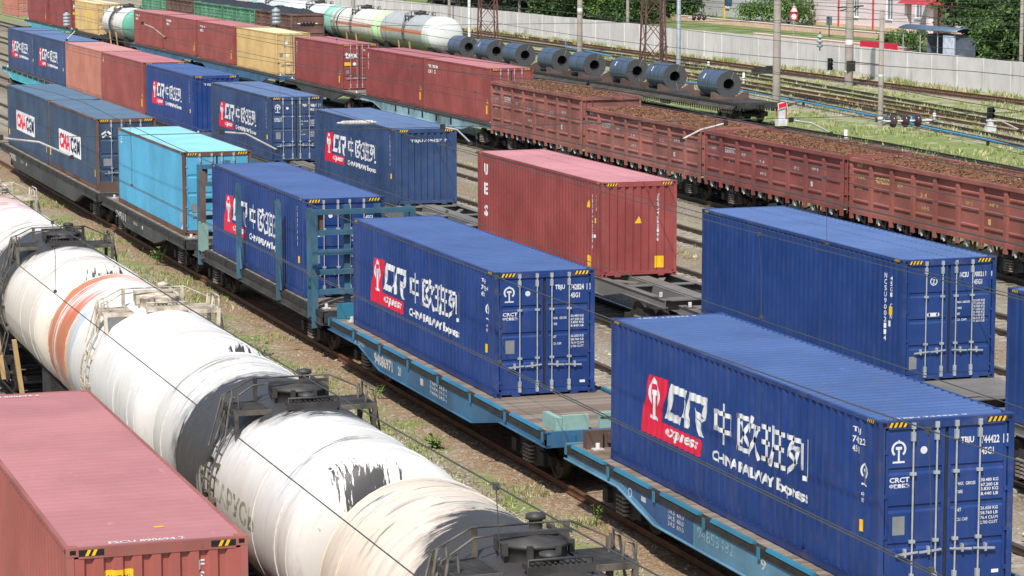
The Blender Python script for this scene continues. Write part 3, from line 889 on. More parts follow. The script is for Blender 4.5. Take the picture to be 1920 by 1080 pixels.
# folded end boards where the two blue wagons meet
e = MB(); e.box(-1.34, 1.34, 17.10, 17.22, ZB, ZB+0.36, 0); e.box(-1.34, -0.98, 17.0, 17.104, ZB, ZB+0.38, 0); e.box(-0.86, 1.34, 17.02, 17.105, ZB+0.1, ZB+0.3, 0)
e.build('end_board', [M['brown']], WB2)
e = MB(); e.box(-1.30, -1.16, 0.12, 1.0, ZB, ZB+0.30, 0); e.box(-1.15, -0.55, 0.12, 0.22, ZB, ZB+0.34, 0); e.box(-0.30, 1.3, 0.12, 0.22, ZB, ZB+0.36, 0); e.box(-0.30, 1.3, 0.08, 0.12, ZB+0.28, ZB+0.36, 0)
e.build('end_board', [M['tealgreen']], WB1)
e = MB(); e.box(-1.36, 1.36, 17.82, 17.94, ZB, ZB+0.42, 0); e.build('end_board', [M['boardteal']], WB1)
flat_wagon('flat_wagon', 'wagon under the pinkish red container in the bottom left corner', 6.924, 33.2, 48.6, 1.10, M['blackframe'], M['dark'], boards=False, style='straight')

# stake wagon with bulkhead gates
WS = flat_wagon('stake_wagon', 'dark flat wagon with teal stakes and barred bulkheads round a blue container', XB, 73.5, 90.7, ZB, M['blackframe'], M['dark'], style='straight', boards=False, marks=None, hw=1.42)
for yy in (5.0, 10.2):
    for sx in (-1, 1):
        p = MB()
        p.prism([(sx*1.38,ZB-0.30),(sx*1.53,ZB-0.30),(sx*1.53,ZB+2.62),(sx*1.47,ZB+2.72),(sx*1.40,ZB+2.62)], 'y', yy-0.10, yy-0.085, 0)
        p.prism([(sx*1.38,ZB-0.30),(sx*1.53,ZB-0.30),(sx*1.53,ZB+2.62),(sx*1.47,ZB+2.72),(sx*1.40,ZB+2.62)], 'y', yy+0.085, yy+0.10, 0)
        x0, x1 = sorted((sx*1.515, sx*1.53)); p.box(x0, x1, yy-0.086, yy+0.086, ZB-0.3, ZB+2.62, 0)
        x0, x1 = sorted((sx*1.44, sx*1.49)); p.prism([(yy-0.30,ZB+0.02),(yy+0.30,ZB+0.02),(yy+0.11,ZB+0.75),(yy-0.11,ZB+0.75)], 'x', x0, x1, 0)
        p.build('stake', [M['teal']], WS)
for yy, near in ((0.85, True), (16.0, False)):
    gt = MB()
    for sx in (-1, 1):
        x0, x1 = sorted((sx*1.36, sx*1.52))
        gt.box(x0, x1, yy-0.09, yy+0.09, ZB-0.55, ZB+2.80, 0)
        gt.box(x0, x1, yy+0.42 if near else yy-0.56, yy+0.56 if near else yy-0.42, ZB-0.30, ZB+2.80 if near else ZB+2.6, 1 if not near else 0)
    for k, zz in enumerate((0.46, 1.02, 1.58, 2.14, 2.72)):
        gt.box(-1.36, 1.36, yy-0.075, yy+0.075, ZB+zz-0.07, ZB+zz+0.07, 0)
    for xx in (-0.45, 0.45): gt.box(xx-0.09, xx+0.09, yy+0.10, yy+0.22, ZB, ZB+2.9, 0)
    gt.box(-1.36, -1.16, yy+0.02, yy+0.06, ZB+2.1, ZB+2.7, 1)
    if not near: gt.box(-1.54, -1.30, yy-0.10, yy-0.60, ZB-0.05, ZB+0.9, 2)
    gt.build('bulkhead', [M['teal'], M['brown'], M['tealgreen']], WS)
flat_wagon('flat_wagon', 'black fish-bellied flat wagon under the sky blue container', XB, 91.7, 107.6, ZB, M['blackframe'], M['dark'], boards=False, marks=marks_d('94511'), hw=1.50)
WD = flat_wagon('flat_wagon', 'long dark grey fish-bellied wagon under two slate blue containers', XB, 108.7, 135.4, ZB-0.01, M['blackframe'], M['dark'], boards=False, marks=marks_d('94783'), belly=0.75, hw=1.50)
e = MB(); e.box(-1.3, 1.3, 0.55, 0.63, ZB, ZB+0.42, 0); e.build('end_board', [M['brown']], WD)

# open skeleton wagons of the second row
def skeleton_wagon(label, xc, y0, y1, zd, mat, plate=False, group='skeleton wagons under the second row of containers'):
    L = y1-y0; root = thing('skeleton_wagon', label, 'flat wagon', (xc, y0, 0), group)
    hw = 1.25; zt = zd-0.005
    c = MB(); c.box(-0.32, 0.32, 0.2, L-0.2, zt-0.02, zt, 0)
    for xx in (-0.30, 0.30): c.box(xx-0.015, xx+0.015, 0.2, L-0.2, zt-0.55, zt-0.021, 0)
    c.box(-0.34, 0.34, 0.2, L-0.2, zt-0.57, zt-0.551, 0); c.build('centre_sill', [mat], root)
    for sx in (-1, 1):
        s = MB(); x0, x1 = sorted((sx*hw, sx*(hw-0.22)))
        s.box(x0, x1, 0.0, L, zt-0.022, zt-0.003, 0)
        xo = sx*(hw-0.05); x0, x1 = sorted((xo-0.012, xo+0.012))
        for a, za, b, zb in ((0,0.22,3.4,0.22),(3.4,0.22,5.0,0.5),(5.0,0.5,L-5.0,0.5),(L-5.0,0.5,L-3.4,0.22),(L-3.4,0.22,L,0.22)):
            s.prism([(a,zt-0.023),(a,zt-za),(b,zt-zb),(b,zt-0.023)], 'x', x0, x1, 0)
            x2, x3 = sorted((sx*(hw+0.02), sx*(hw-0.14)))
            s.prism([(a,zt-za),(a,zt-za-0.02),(b,zt-zb-0.02),(b,zt-zb)], 'x', x2, x3, 0)
        s.build('side_sill', [mat], root)
    n = 7
    for i in range(n):
        b = MB(); yy = 0.35 + (L-0.7)*i/(n-1)
        wv = 0.30 if i in (0, n-1) else 0.18
        b.box(-hw+0.21, hw-0.21, yy-wv, yy+wv, zt-0.05, zt-0.022, 0); b.box(-hw+0.20, hw-0.20, yy-0.02, yy+0.02, zt-0.35, zt-0.04, 0)
        b.build('cross_bearer', [mat], root)
    for i in (1, 4):
        yy = 0.35 + (L-0.7)*(i+0.5)/(n-1)
        for sx in (-1, 1):
            b = MB(); b.beam((sx*0.34, yy-0.6, zt-0.1), (sx*(hw-0.2), yy+0.8, zt-0.1), 0.2, 0.04, 0); b.build('diagonal_brace', [mat], root)
    if plate:
        b = MB(); b.box(-hw+0.24, hw-0.24, 0.3, 3.6, zt-0.002, zt+0.006, 0); b.build('cover_plate', [mat], root)
    for yy in (0.55, L-0.55):
        for xx in (-1.12, 1.12): tl = MB(); tl.box(xx-0.14, xx+0.14, yy-0.16, yy+0.16, zd-0.004, zd+0.015, 1); tl.cyl((xx, yy, zd+0.015), 0.055, 0.13, 'z', 10, 0); tl.build('twist_lock', [M['white'], M['brown']], root)
    bogies(root, (2.2, L-2.2)); couplers(root, L)
skeleton_wagon('grey skeleton wagon under the blue container cut off at the right edge', XR, 37.0, 53.6, ZR, M['greyframe'], False)
skeleton_wagon('grey skeleton wagon with a plated end under the plain blue container', XR, 54.6, 70.9, ZR, M['greyframe'], True)
skeleton_wagon('dark grey skeleton wagon with open frame under the red container', XR, 72.0, 91.0, ZR, M['greyframe'])
skeleton_wagon('grey skeleton wagon under the dusty blue container with corrugated end', XR, 92.2, 112.6, ZR, M['greyframe'])
skeleton_wagon('grey skeleton wagon under the dusty blue container with closed doors', XR, 114.0, 134.5, ZR, M['greyframe'])
flat_wagon('flat_wagon', 'blue flat wagon under the brick red and salmon containers', XR+0.3, 135.8, 175.3, ZR, M['wagonblue'], M['dark'], boards=False)
flat_wagon('flat_wagon', 'turquoise flat wagon at the left edge under two blue logo containers', XR+0.3, 176.0, 203.0, ZR+0.07, M['turq'], M['turq'], boards=False)
flat_wagon('flat_wagon', 'patched pale and bright blue flat wagon under the red containers behind the gondolas', XG, 138.3, 164.4, 1.395, M['patchgrey'], M['dark'], boards=False, vents=True, hw=1.40)
flat_wagon('flat_wagon', 'dark wagon under the wine red container with a white word on its door', XG, 165.4, 183.4, 1.37, M['blackframe'], M['dark'], boards=False)
flat_wagon('flat_wagon', 'bright blue wagon under the sand yellow container', XG, 185.3, 213.1, 1.395, M['wagonblue'], M['dark'], boards=False)
flat_wagon('flat_wagon', 'dull blue wagon under the brick red containers beside the white tank', XG, 213.9, 240.0, 1.405, M['wagonblue'], M['dark'], boards=False)
flat_wagon('flat_wagon', 'dark wagon under the sand yellow container beyond the white tank', XG, 256.0, 270.4, 1.405, M['blackframe'], M['dark'], boards=False)
flat_wagon('flat_wagon', 'turquoise-ended wagon in the top left corner under wine red containers', XG, 271.2, 300.5, 1.405, M['turq'], M['dark'], boards=False)

# ------------------------------------------------------------------ open-top gondolas with bark loads
M['gondred'] = paint('gondola_oxide_paint', (0.275,0.088,0.068), 0.75, 0.25, 0.45, 0.35, 0.20, dirtcol=(0.19,0.14,0.125))
M['gondmauve'] = paint('gondola_dusty_paint', (0.285,0.105,0.084), 0.8, 0.28, 0.55, 0.45, 0.18, dirtcol=(0.21,0.155,0.15))
M['gonddeep'] = paint('gondola_fresh_paint', (0.235,0.066,0.058), 0.7, 0.22, 0.35, 0.3, 0.15, dirtcol=(0.20,0.13,0.13))
M['gondgreen'] = paint('gondola_green_paint', (0.115,0.30,0.19), 0.7, 0.25, 0.3, 0.35, 0.1, dirtcol=(0.18,0.2,0.17))
M['gondbrown'] = paint('gondola_brown_paint', (0.17,0.085,0.07), 0.75, 0.3, 0.4, 0.4, 0.3, dirtcol=(0.13,0.1,0.09))
def gondola(label, xc, y0, y1, zt, zf, mat, marks=None, hatches=True, group='open gondolas of the red train', ribs=3, npan=8, coal=False):
    L = y1-y0; hw = 1.56
    root = thing('gondola_wagon', label, 'gondola', (xc, y0, 0), group)
    rr = random.Random(int(y0))
    H = zt-zf
    for sx in (-1, 1):
        w = MB(); xo = sx*(hw-0.09)
        x0, x1 = sorted((xo, xo-sx*0.012)); w.box(x0, x1, 0.05, L-0.05, zf, zt-0.05, 0)
        # pressed ribs in every bay
        for i in range(npan):
            a = L*i/npan + 0.16; b = L*(i+1)/npan - 0.16
            for k in range(ribs):
                zz = zf + H*(k+0.75)/(ribs+0.55)
                x0, x1 = xo, xo + sx*0.05
                w.add([(x0,a,zz-0.07),(x1,a+0.05,zz-0.03),(x1,a+0.05,zz+0.02),(x0,a,zz+0.05),(x0,b,zz-0.07),(x1,b-0.05,zz-0.03),(x1,b-0.05,zz+0.02),(x0,b,zz+0.05)],
                      [(0,1,2,3),(4,7,6,5),(0,4,5,1),(1,5,6,2),(2,6,7,3)], 0)
        for i in range(npan+1):
            yy = min(max(L*i/npan, 0.09), L-0.09); wd = 0.11 if 0 < i < npan else 0.10
            xa, xb = xo, sx*hw
            lowz = zf-0.30
            w.prism([(xa, lowz), (xb, lowz), (xb, zt-0.30), (xa+sx*0.03, zt-0.12), (xa, zt-0.12)][::sx], 'y', yy-wd, yy+wd, 1)
        x0, x1 = sorted((sx*(hw-0.10), sx*(hw+0.03))); w.box(x0, x1, 0.0, L, zt-0.14, zt, 1)
        x0, x1 = sorted((sx*(hw-0.085), sx*(hw-0.03))); w.box(x0, x1, 0.0, L, zf-0.10, zf+0.05, 1)
        if sx == -1 and marks:
            marks(lambda sh, mi: stamp(w, sh, lambda a, b: (-hw+0.084, L-a, b), mi), L, zf, H)
        w.build('side_wall', [mat, mat, M['oldwhite'], M['hole'], M['ochremark']], root)
    for ye, s in ((0.0, 1), (L, -1)):
        e = MB(); ya, yb = sorted((ye+s*0.06, ye+s*0.075)); e.box(-hw+0.11, hw-0.11, ya, yb, zf, zt-0.02, 0)
        for zz in (0.28, 0.62):
            q = zf+H*zz; ya, yb = sorted((ye, ye+s*0.062)); e.box(-hw+0.12, hw-0.12, ya, yb, q-0.07, q+0.07, 0)
        ya, yb = sorted((ye-s*0.02, ye+s*0.12)); e.box(-hw+0.10, hw-0.10, ya, yb, zt-0.16, zt+0.004, 0)
        ew = e.build('end_wall', [mat], root)
        l = MB()
        for xx in (-hw+0.22, -hw+0.56): l.tube([(xx, ye-s*0.05, zf-0.2), (xx, ye-s*0.05, zt-0.1)], 0.016, 6, 0)
        for k in range(7): l.tube([(-hw+0.22, ye-s*0.05, zf-0.1+k*H*0.15), (-hw+0.56, ye-s*0.05, zf-0.1+k*H*0.15)], 0.013, 6, 0)
        l.build('ladder', [mat], ew)
    u = MB(); u.box(-0.25, 0.25, 0.1, L-0.1, zf-0.30, zf+0.05, 0); u.box(-hw+0.1, hw-0.1, 0.05, L-0.05, zf-0.03, zf+0.01, 0)
    if hatches:
        # dropped-floor hatch linkages under every bay
        for i in range(npan):
            for s in (-1, 1):
                yy = L*(i+0.5)/npan
                u.beam((s*0.4, yy-0.55, zf-0.08), (s*(hw-0.12), yy-0.50, zf-0.42), 0.10, 0.05, 0)
                u.beam((s*(hw-0.14), yy-0.30, zf-0.05), (s*(hw-0.14), yy-0.16, zf-0.42), 0.05, 0.12, 0)
                u.beam((s*(hw-0.14), yy+0.12, zf-0.05), (s*(hw-0.14), yy-0.02, zf-0.38), 0.05, 0.10, 0)
                u.bc((s*(hw-0.16), yy+0.42, zf-0.22), (0.06, 0.26, 0.20), 1)
                u.beam((s*(hw-0.12), yy+0.25, zf-0.36), (s*(hw-0.12), yy+0.38, zf-0.12), 0.05, 0.07, 1)
    u.build('underframe', [M['dark'], M['oldwhite']], root)
    bogies(root, (2.1, L-2.1)); couplers(root, L)
    return root
def heap(name, label, cat, xc, y0, y1, zt, mat, chips, group, low=0.16, bulge=0.22, seed=1):
    rr = random.Random(seed); L = y1-y0-0.22; hw = 1.42
    m = MB(); nx, ny = 14, 70; ph = [rr.uniform(0, 6.28) for _ in range(6)]
    def hh(a, b):
        e = (1-abs(a)**2.6)*(1-abs(2*b-1)**8)
        return -low + bulge*e + 0.09*math.sin(b*17+ph[0])*e + 0.07*math.sin(b*41+a*3+ph[1])*e + 0.05*math.sin(a*5+b*9+ph[2])
    vs = []
    for j in range(ny+1):
        for i in range(nx+1):
            a = -1+2*i/nx; b = j/ny
            vs.append((a*hw, 0.11+b*L, zt+hh(a, b)+rr.uniform(-.05,.05)))
    fs = [(j*(nx+1)+i, j*(nx+1)+i+1, (j+1)*(nx+1)+i+1, (j+1)*(nx+1)+i) for j in range(ny) for i in range(nx)]
    m.add(vs, fs, 0, False)
    for _ in range(chips):
        a = rr.uniform(-.97,.97); b = rr.uniform(.01,.99); p = Vector((a*hw, 0.11+b*L, zt+hh(a,b)+0.015))
        l = rr.uniform(.03,.10); w_ = rr.uniform(.010,.026); an = rr.uniform(0, 3.14); tl = rr.uniform(-.5,.5)
        d = Vector((math.cos(an), math.sin(an), tl)).normalized()*l; q = Vector((-math.sin(an), math.cos(an), rr.uniform(-.4,.4))).normalized()*w_
        m.add([p-d/2-q, p+d/2-q, p+d/2+q, p-d/2+q], [(0,1,2,3)], rr.choice((1,1,2,3,3,4)))
    o = m.build(name, mat, None, (xc, y0, 0))
    tag(o, label, cat, group)
M['bark'] = flat('bark_heap', (0.16,0.072,0.038), 0.95, var=0.55, scale=9)
CH = [flat('bark_chip_dark', (0.11,0.05,0.028), 0.9), flat('bark_chip_brown', (0.17,0.075,0.035), 0.9), flat('bark_chip_ochre', (0.27,0.13,0.055), 0.9), flat('bark_chip_pale', (0.42,0.26,0.14), 0.9)]
M['ochremark'] = flat('ochre_marking', (0.60,0.42,0.16), 0.6, var=0.2)
M['coal'] = flat('coal_heap', (0.028,0.034,0.045), 0.6, var=0.4, scale=6)
def gmarks(num, mi=2):
    def f(put, L, zf, H):
        P = L/8
        put(shape_text(num, P+0.30, zf+0.60*H, P*0.80, 0.26*H/2.3*1.15, 0.035), mi)
        put(shape_text('60', 0.45, zf+0.84*H, 0.45, 0.16, 0.03), mi); put(shape_text('1 TAPA', 0.35, zf+0.62*H, 0.75, 0.13, 0.02), mi); put(shape_text('24.5', 0.4, zf+0.42*H, 0.5, 0.12, 0.02), mi)
        put(shape_text('2', P+0.7, zf+0.42*H, 0.12, 0.18, 0.02), mi)
        put(shape_text('KP', 2*P+0.4, zf+0.60*H, 0.42, 0.12, 0.02), mi); put(shape_text('3 4', 3*P+0.5, zf+0.52*H, 0.5, 0.15, 0.02), mi)
        put(shape_text('69.5', 3*P+0.6, zf+0.30*H, 0.6, 0.12, 0.02), mi); put(shape_text('DP 12', 5*P+0.5, zf+0.55*H, 0.5, 0.12, 0.02), mi)
        put(shape_rect(6*P+0.4, zf+0.28*H, 6*P+0.6, zf+0.38*H), mi); put(shape_text('HP 8', 6*P+0.5, zf+0.6*H, 0.6, 0.12, 0.02), mi)
    return f
GB = 'loads heaped in the gondolas'
gondola('tall dusty red gondola next to the red container with doors', XG, 124.0, 137.9, 3.68, 1.22, M['gondmauve'], gmarks('56789133'))
gondola('dusty red gondola between the tall gondola and the deep red one', XG, 109.1, 123.4, 3.24, 1.20, M['gondmauve'], gmarks('61158703'))
gondola('deep red gondola with white number stencils, third in its row', XG, 94.9, 108.5, 3.22, 1.20, M['gonddeep'], gmarks('53309775'))
gondola('orange red gondola with an ochre number, cut off by the right edge', XG, 80.4, 94.2, 3.22, 1.20, M['gondred'], gmarks('42425598', 4))
for i, (a, b, z, lb) in enumerate(((124.0,137.9,3.68,'brown bark heap in the tall gondola beside the red container'),(109.1,123.4,3.24,'brown bark heap in the second gondola of the row'),(94.9,108.5,3.22,'brown bark heap in the deep red gondola'),(80.4,94.2,3.22,'brown bark heap in the gondola at the right edge'))):
    heap('bark_load', lb, 'bark load', XG, a, b, z, [M['bark']]+CH, 6500, GB, seed=i+3)
# far row of green and brown gondolas
X6 = 62.6
GF = 'gondolas of the far coal train'
for i, (a, b, mt, lb) in enumerate(((243.6,257.4,'gondbrown','brown gondola with its ladder end showing, loaded with coal'),(258.0,271.6,'gondgreen','green gondola coupled to the brown one with coal'),(272.2,285.6,'gondgreen','green gondola farther along, between a green and a brown gondola'),(286.4,300.0,'gondbrown','brown gondola between two green ones at the top of the photo'),(300.6,314.0,'gondgreen','green gondola farthest away above the white tank'))):
    gondola(lb, X6, a, b, 3.62, 1.25, M[mt], None, False, GF, npan=7)
    heap('coal_load', 'dark coal heap in the '+('nearest brown gondola','first green gondola','second green gondola','far brown gondola','farthest green gondola')[i], 'coal load', X6, a, b, 3.62, [M['coal']]*5, 0, 'coal loads of the far train', 0.2, 0.5, seed=20+i)

# ------------------------------------------------------------------ tank wagons
RT = 1.5; ZT = 2.80
def tank_mat(name, base, soot=1.3, amp=0.7, drips=True, bands=(), yoff=0.0, sk=0.0, sc=0.0, tint=None, sootcol=(0.022,0.022,0.026), flank=(0.63,0.59,0.53), dripx=0.0, dripw=0.52, graff=None):
    """painted barrel with tarry spill round the hatch and runs on the near head; y runs along the barrel, 0 at the hatch"""
    t = NT(name); tc = t.coords(False); oi = t.new('ShaderNodeObjectInfo')
    s = t.sep(tc); x, y, z = s[0], s[1], s[2]
    off = t.math('MULTIPLY', oi.outputs['Random'], 40.0)
    ang = t.math('ARCTAN2', x, z)
    v = t.comb(t.math('ADD', x, off), y, z)
    n0 = t.noise(v, 0.8, 4)
    c = t.mix(t.step(n0, 0.35, 0.7), base, tint or tuple(q*0.9 for q in base))
    # faint dirt and rust blooms
    n1 = t.noise(v, 3.0, 7, 0.7)
    c = t.mix(t.math('MULTIPLY', t.step(n1, 0.62, 0.78), 0.45), c, (0.42,0.26,0.15))
    # dirt that has run down from the top in long streaks round the barrel
    st = t.noise(t.comb(t.math('MULTIPLY', ang, 0.9), t.math('MULTIPLY', y, 7.0), off), 1.0, 6, 0.65)
    c = t.mix(t.math('MULTIPLY', t.step(st, 0.60, 0.82), 0.35), c, (0.34,0.31,0.28))
    fl = t.noise(t.comb(t.math('MULTIPLY', ang, 2.0), t.math('MULTIPLY', y, 1.2), off), 1.0, 5, 0.6)
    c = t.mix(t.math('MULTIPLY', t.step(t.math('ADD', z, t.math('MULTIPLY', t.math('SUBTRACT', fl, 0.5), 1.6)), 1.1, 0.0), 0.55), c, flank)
    gr = t.noise(t.comb(t.math('MULTIPLY', ang, 1.2), t.math('MULTIPLY', y, 5.0), t.math('ADD', off, 2.0)), 1.0, 7, 0.7)
    c = t.mix(t.math('MULTIPLY', t.step(gr, 0.50, 0.70), 0.55), c, (0.42,0.39,0.36))
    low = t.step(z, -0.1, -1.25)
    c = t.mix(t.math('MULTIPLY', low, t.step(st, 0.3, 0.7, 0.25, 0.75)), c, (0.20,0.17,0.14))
    for yc, wd, col, a_lo, a_hi, am in bands:
        nb = t.noise(t.comb(t.math('MULTIPLY', ang, 2.6), t.math('MULTIPLY', y, 4.0), t.math('ADD', off, yc)), 1.0, 6, 0.68)
        dy = t.math('ABSOLUTE', t.math('SUBTRACT', y, yc))
        m = t.step(t.math('ADD', dy, t.math('MULTIPLY', t.math('SUBTRACT', nb, 0.5), am)), wd, wd*0.72)
        m = t.math('MULTIPLY', m, t.math('MULTIPLY', t.step(ang, a_lo-0.3, a_lo+0.3), t.step(ang, a_hi+0.3, a_hi-0.3)))
        nb2 = t.noise(t.comb(t.math('MULTIPLY', ang, 0.7), t.math('MULTIPLY', y, 11.0), t.math('ADD', off, yc*2)), 1.0, 6, 0.65)
        c = t.mix(t.math('MULTIPLY', m, t.step(nb2, 0.43 if am > 1 else 0.33, 0.56 if am > 1 else 0.47, 0.05, 0.95)), c, col)
    angl = t.math('MAXIMUM', t.math('MULTIPLY', ang, -1.0), 0.0)
    if soot > 0:
        sn = t.noise(t.comb(t.math('MULTIPLY', ang, 1.6), t.math('MULTIPLY', y, 6.0), t.math('ADD', off, 3.0)), 1.0, 8, 0.72)
        sn2 = t.noise(v, 2.2, 5, 0.6)
        d = t.math('ADD', t.math('ADD', t.math('ABSOLUTE', t.math('SUBTRACT', t.math('SUBTRACT', y, yoff), t.math('MULTIPLY', angl, sc))), t.math('MULTIPLY', angl, sk)), t.math('ADD', t.math('MULTIPLY', t.math('SUBTRACT', sn, 0.5), amp*2.6), t.math('MULTIPLY', t.math('SUBTRACT', sn2, 0.5), amp*1.4)))
        m = t.step(d, soot+0.12, soot-0.10)
        far_ = t.step(d, soot+1.1, soot-0.3)
        st2 = t.noise(t.comb(t.math('MULTIPLY', ang, 0.8), t.math('MULTIPLY', y, 16.0), t.math('ADD', off, 6.0)), 1.0, 6, 0.7)
        m = t.math('MAXIMUM', m, t.math('MULTIPLY', far_, t.math('MULTIPLY', t.step(st2, 0.54, 0.70), 0.9)))
        m = t.math('MAXIMUM', m, t.math('MULTIPLY', t.step(t.math('ADD', d, t.math('MULTIPLY', t.math('SUBTRACT', sn2, 0.5), 1.2)), soot+0.75, soot-0.2), 0.55))
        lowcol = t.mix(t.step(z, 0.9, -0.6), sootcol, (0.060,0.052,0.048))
        c = t.mix(t.math('MULTIPLY', m, 0.96), c, lowcol)
        # smears beside the seams
        for yc in (3.55, 4.55, -3.7):
            nb = t.noise(t.comb(t.math('MULTIPLY', ang, 1.4), t.math('MULTIPLY', y, 8.0), t.math('ADD', off, yc*3)), 1.0, 7, 0.7)
            dy = t.math('ABSOLUTE', t.math('SUBTRACT', y, yc))
            m = t.math('MULTIPLY', t.step(dy, 0.55, 0.05), t.step(nb, 0.54, 0.60))
            m = t.math('MULTIPLY', m, t.step(z, 0.5, 1.35))
            c = t.mix(t.math('MULTIPLY', m, 0.9), c, sootcol)
    if drips:
        # tar runs on the near head
        dn = t.noise(t.comb(t.math('MULTIPLY', x, 13.0), t.math('MULTIPLY', z, 1.1), t.math('ADD', off, 9.0)), 1.0, 4, 0.6)
        xx = t.math('SUBTRACT', x, dripx)
        dn2 = t.noise(t.comb(t.math('MULTIPLY', x, 16.0), t.math('MULTIPLY', z, 5.0), t.math('ADD', off, 4.0)), 1.0, 5, 0.7)
        core = t.math('ADD', t.math('MULTIPLY', t.math('ABSOLUTE', xx), 1.15), t.math('MULTIPLY', t.math('ABSOLUTE', t.math('SUBTRACT', 0.95, z)), 0.30))
        core = t.math('ADD', core, t.math('ADD', t.math('MULTIPLY', t.math('SUBTRACT', dn, 0.5), 2.3), t.math('MULTIPLY', t.math('SUBTRACT', dn2, 0.5), 0.8)))
        m = t.math('MULTIPLY', t.step(core, dripw, dripw-0.05), t.step(y, -4.78, -4.9))
        m = t.math('MULTIPLY', m, t.step(t.math('ADD', z, t.math('MULTIPLY', t.math('SUBTRACT', dn2, 0.5), 0.9)), 1.40, 1.30))
        c = t.mix(t.math('MULTIPLY', m, 0.95), c, sootcol)
    if graff:
        for (gx, gy, gr, gc) in graff:
            dd = t.math('SQRT', t.math('ADD', t.math('POWER', t.math('SUBTRACT', x, gx), 2.0), t.math('POWER', t.math('MULTIPLY', t.math('SUBTRACT', y, gy), 0.8), 2.0)))
            m = t.step(t.math('ADD', dd, t.math('MULTIPLY', t.math('SUBTRACT', n1, 0.5), 0.9)), gr, gr*0.6)
            c = t.mix(t.math('MULTIPLY', m, 0.5), c, gc)
    return t.done(c, t.step(n1, 0.3, 0.8, 0.42, 0.62))
M['barrel_beige'] = tank_mat('beige_tank_paint', (0.74,0.63,0.51), 2.9, 0.9, True, yoff=-0.1, sk=1.15, sc=-0.5, flank=(0.66,0.55,0.42), tint=(0.78,0.70,0.60), sootcol=(0.026,0.026,0.029))
M['barrel_white'] = tank_mat('white_tank_paint', (0.78,0.775,0.765), 2.05, 0.75, True, yoff=0.45, sk=0.62, sc=1.0, tint=(0.74,0.71,0.66), dripx=-0.36, dripw=0.50)
M['barrel_orange'] = tank_mat('orange_streaked_tank_paint', (0.82,0.81,0.79), 0.0, 0.0, True, tint=(0.79,0.77,0.74), dripx=0.55, dripw=0.30,
    bands=((3.45,0.62,(0.68,0.15,0.065),-1.75,-0.75,0.99),(3.8,1.25,(0.66,0.13,0.055),-1.9,-0.35,2.0),(4.7,0.35,(0.62,0.20,0.08),-2.0,0.1,0.9),(3.8,1.2,(0.45,0.18,0.08),-2.3,-0.95,1.6),(4.4,0.55,(0.80,0.55,0.50),0.0,1.4,0.7),(2.6,0.25,(0.80,0.50,0.25),-2.0,-1.0,0.5),(-4.0,0.2,(0.80,0.6,0.55),-0.5,0.9,0.35)),
    graff=((-1.30,2.4,0.35,(0.25,0.38,0.55)),))
M['barrel_cream'] = tank_mat('cream_tank_paint', (0.75,0.70,0.63), 1.9, 0.7, True, yoff=0.3, sk=0.35, sc=0.7, flank=(0.66,0.58,0.46), tint=(0.78,0.75,0.70), dripx=0.1, dripw=0.42)
M['barrel_pink'] = tank_mat('pinkish_tank_paint', (0.80,0.72,0.68), 0.35, 0.5, False, tint=(0.82,0.66,0.62), graff=((-0.3,-2.7,0.5,(0.55,0.16,0.18)),(0.5,-2.9,0.4,(0.55,0.18,0.22)),(1.0,-3.4,0.4,(0.22,0.30,0.50)),(0.2,-1.4,0.6,(0.75,0.35,0.38))))
M['oldgreen'] = flat('faded_green_lettering', (0.33,0.36,0.24), 0.7, var=0.5, scale=6)
M['tarfit'] = flat('tar_caked_fittings', (0.05,0.047,0.045), 0.55, var=0.35)
M['dustfit'] = flat('dusty_cream_fittings', (0.46,0.40,0.32), 0.75, var=0.45, scale=4)
M['railbeige'] = flat('grimy_rail', (0.10,0.088,0.072), 0.65, var=0.7, scale=2.2)

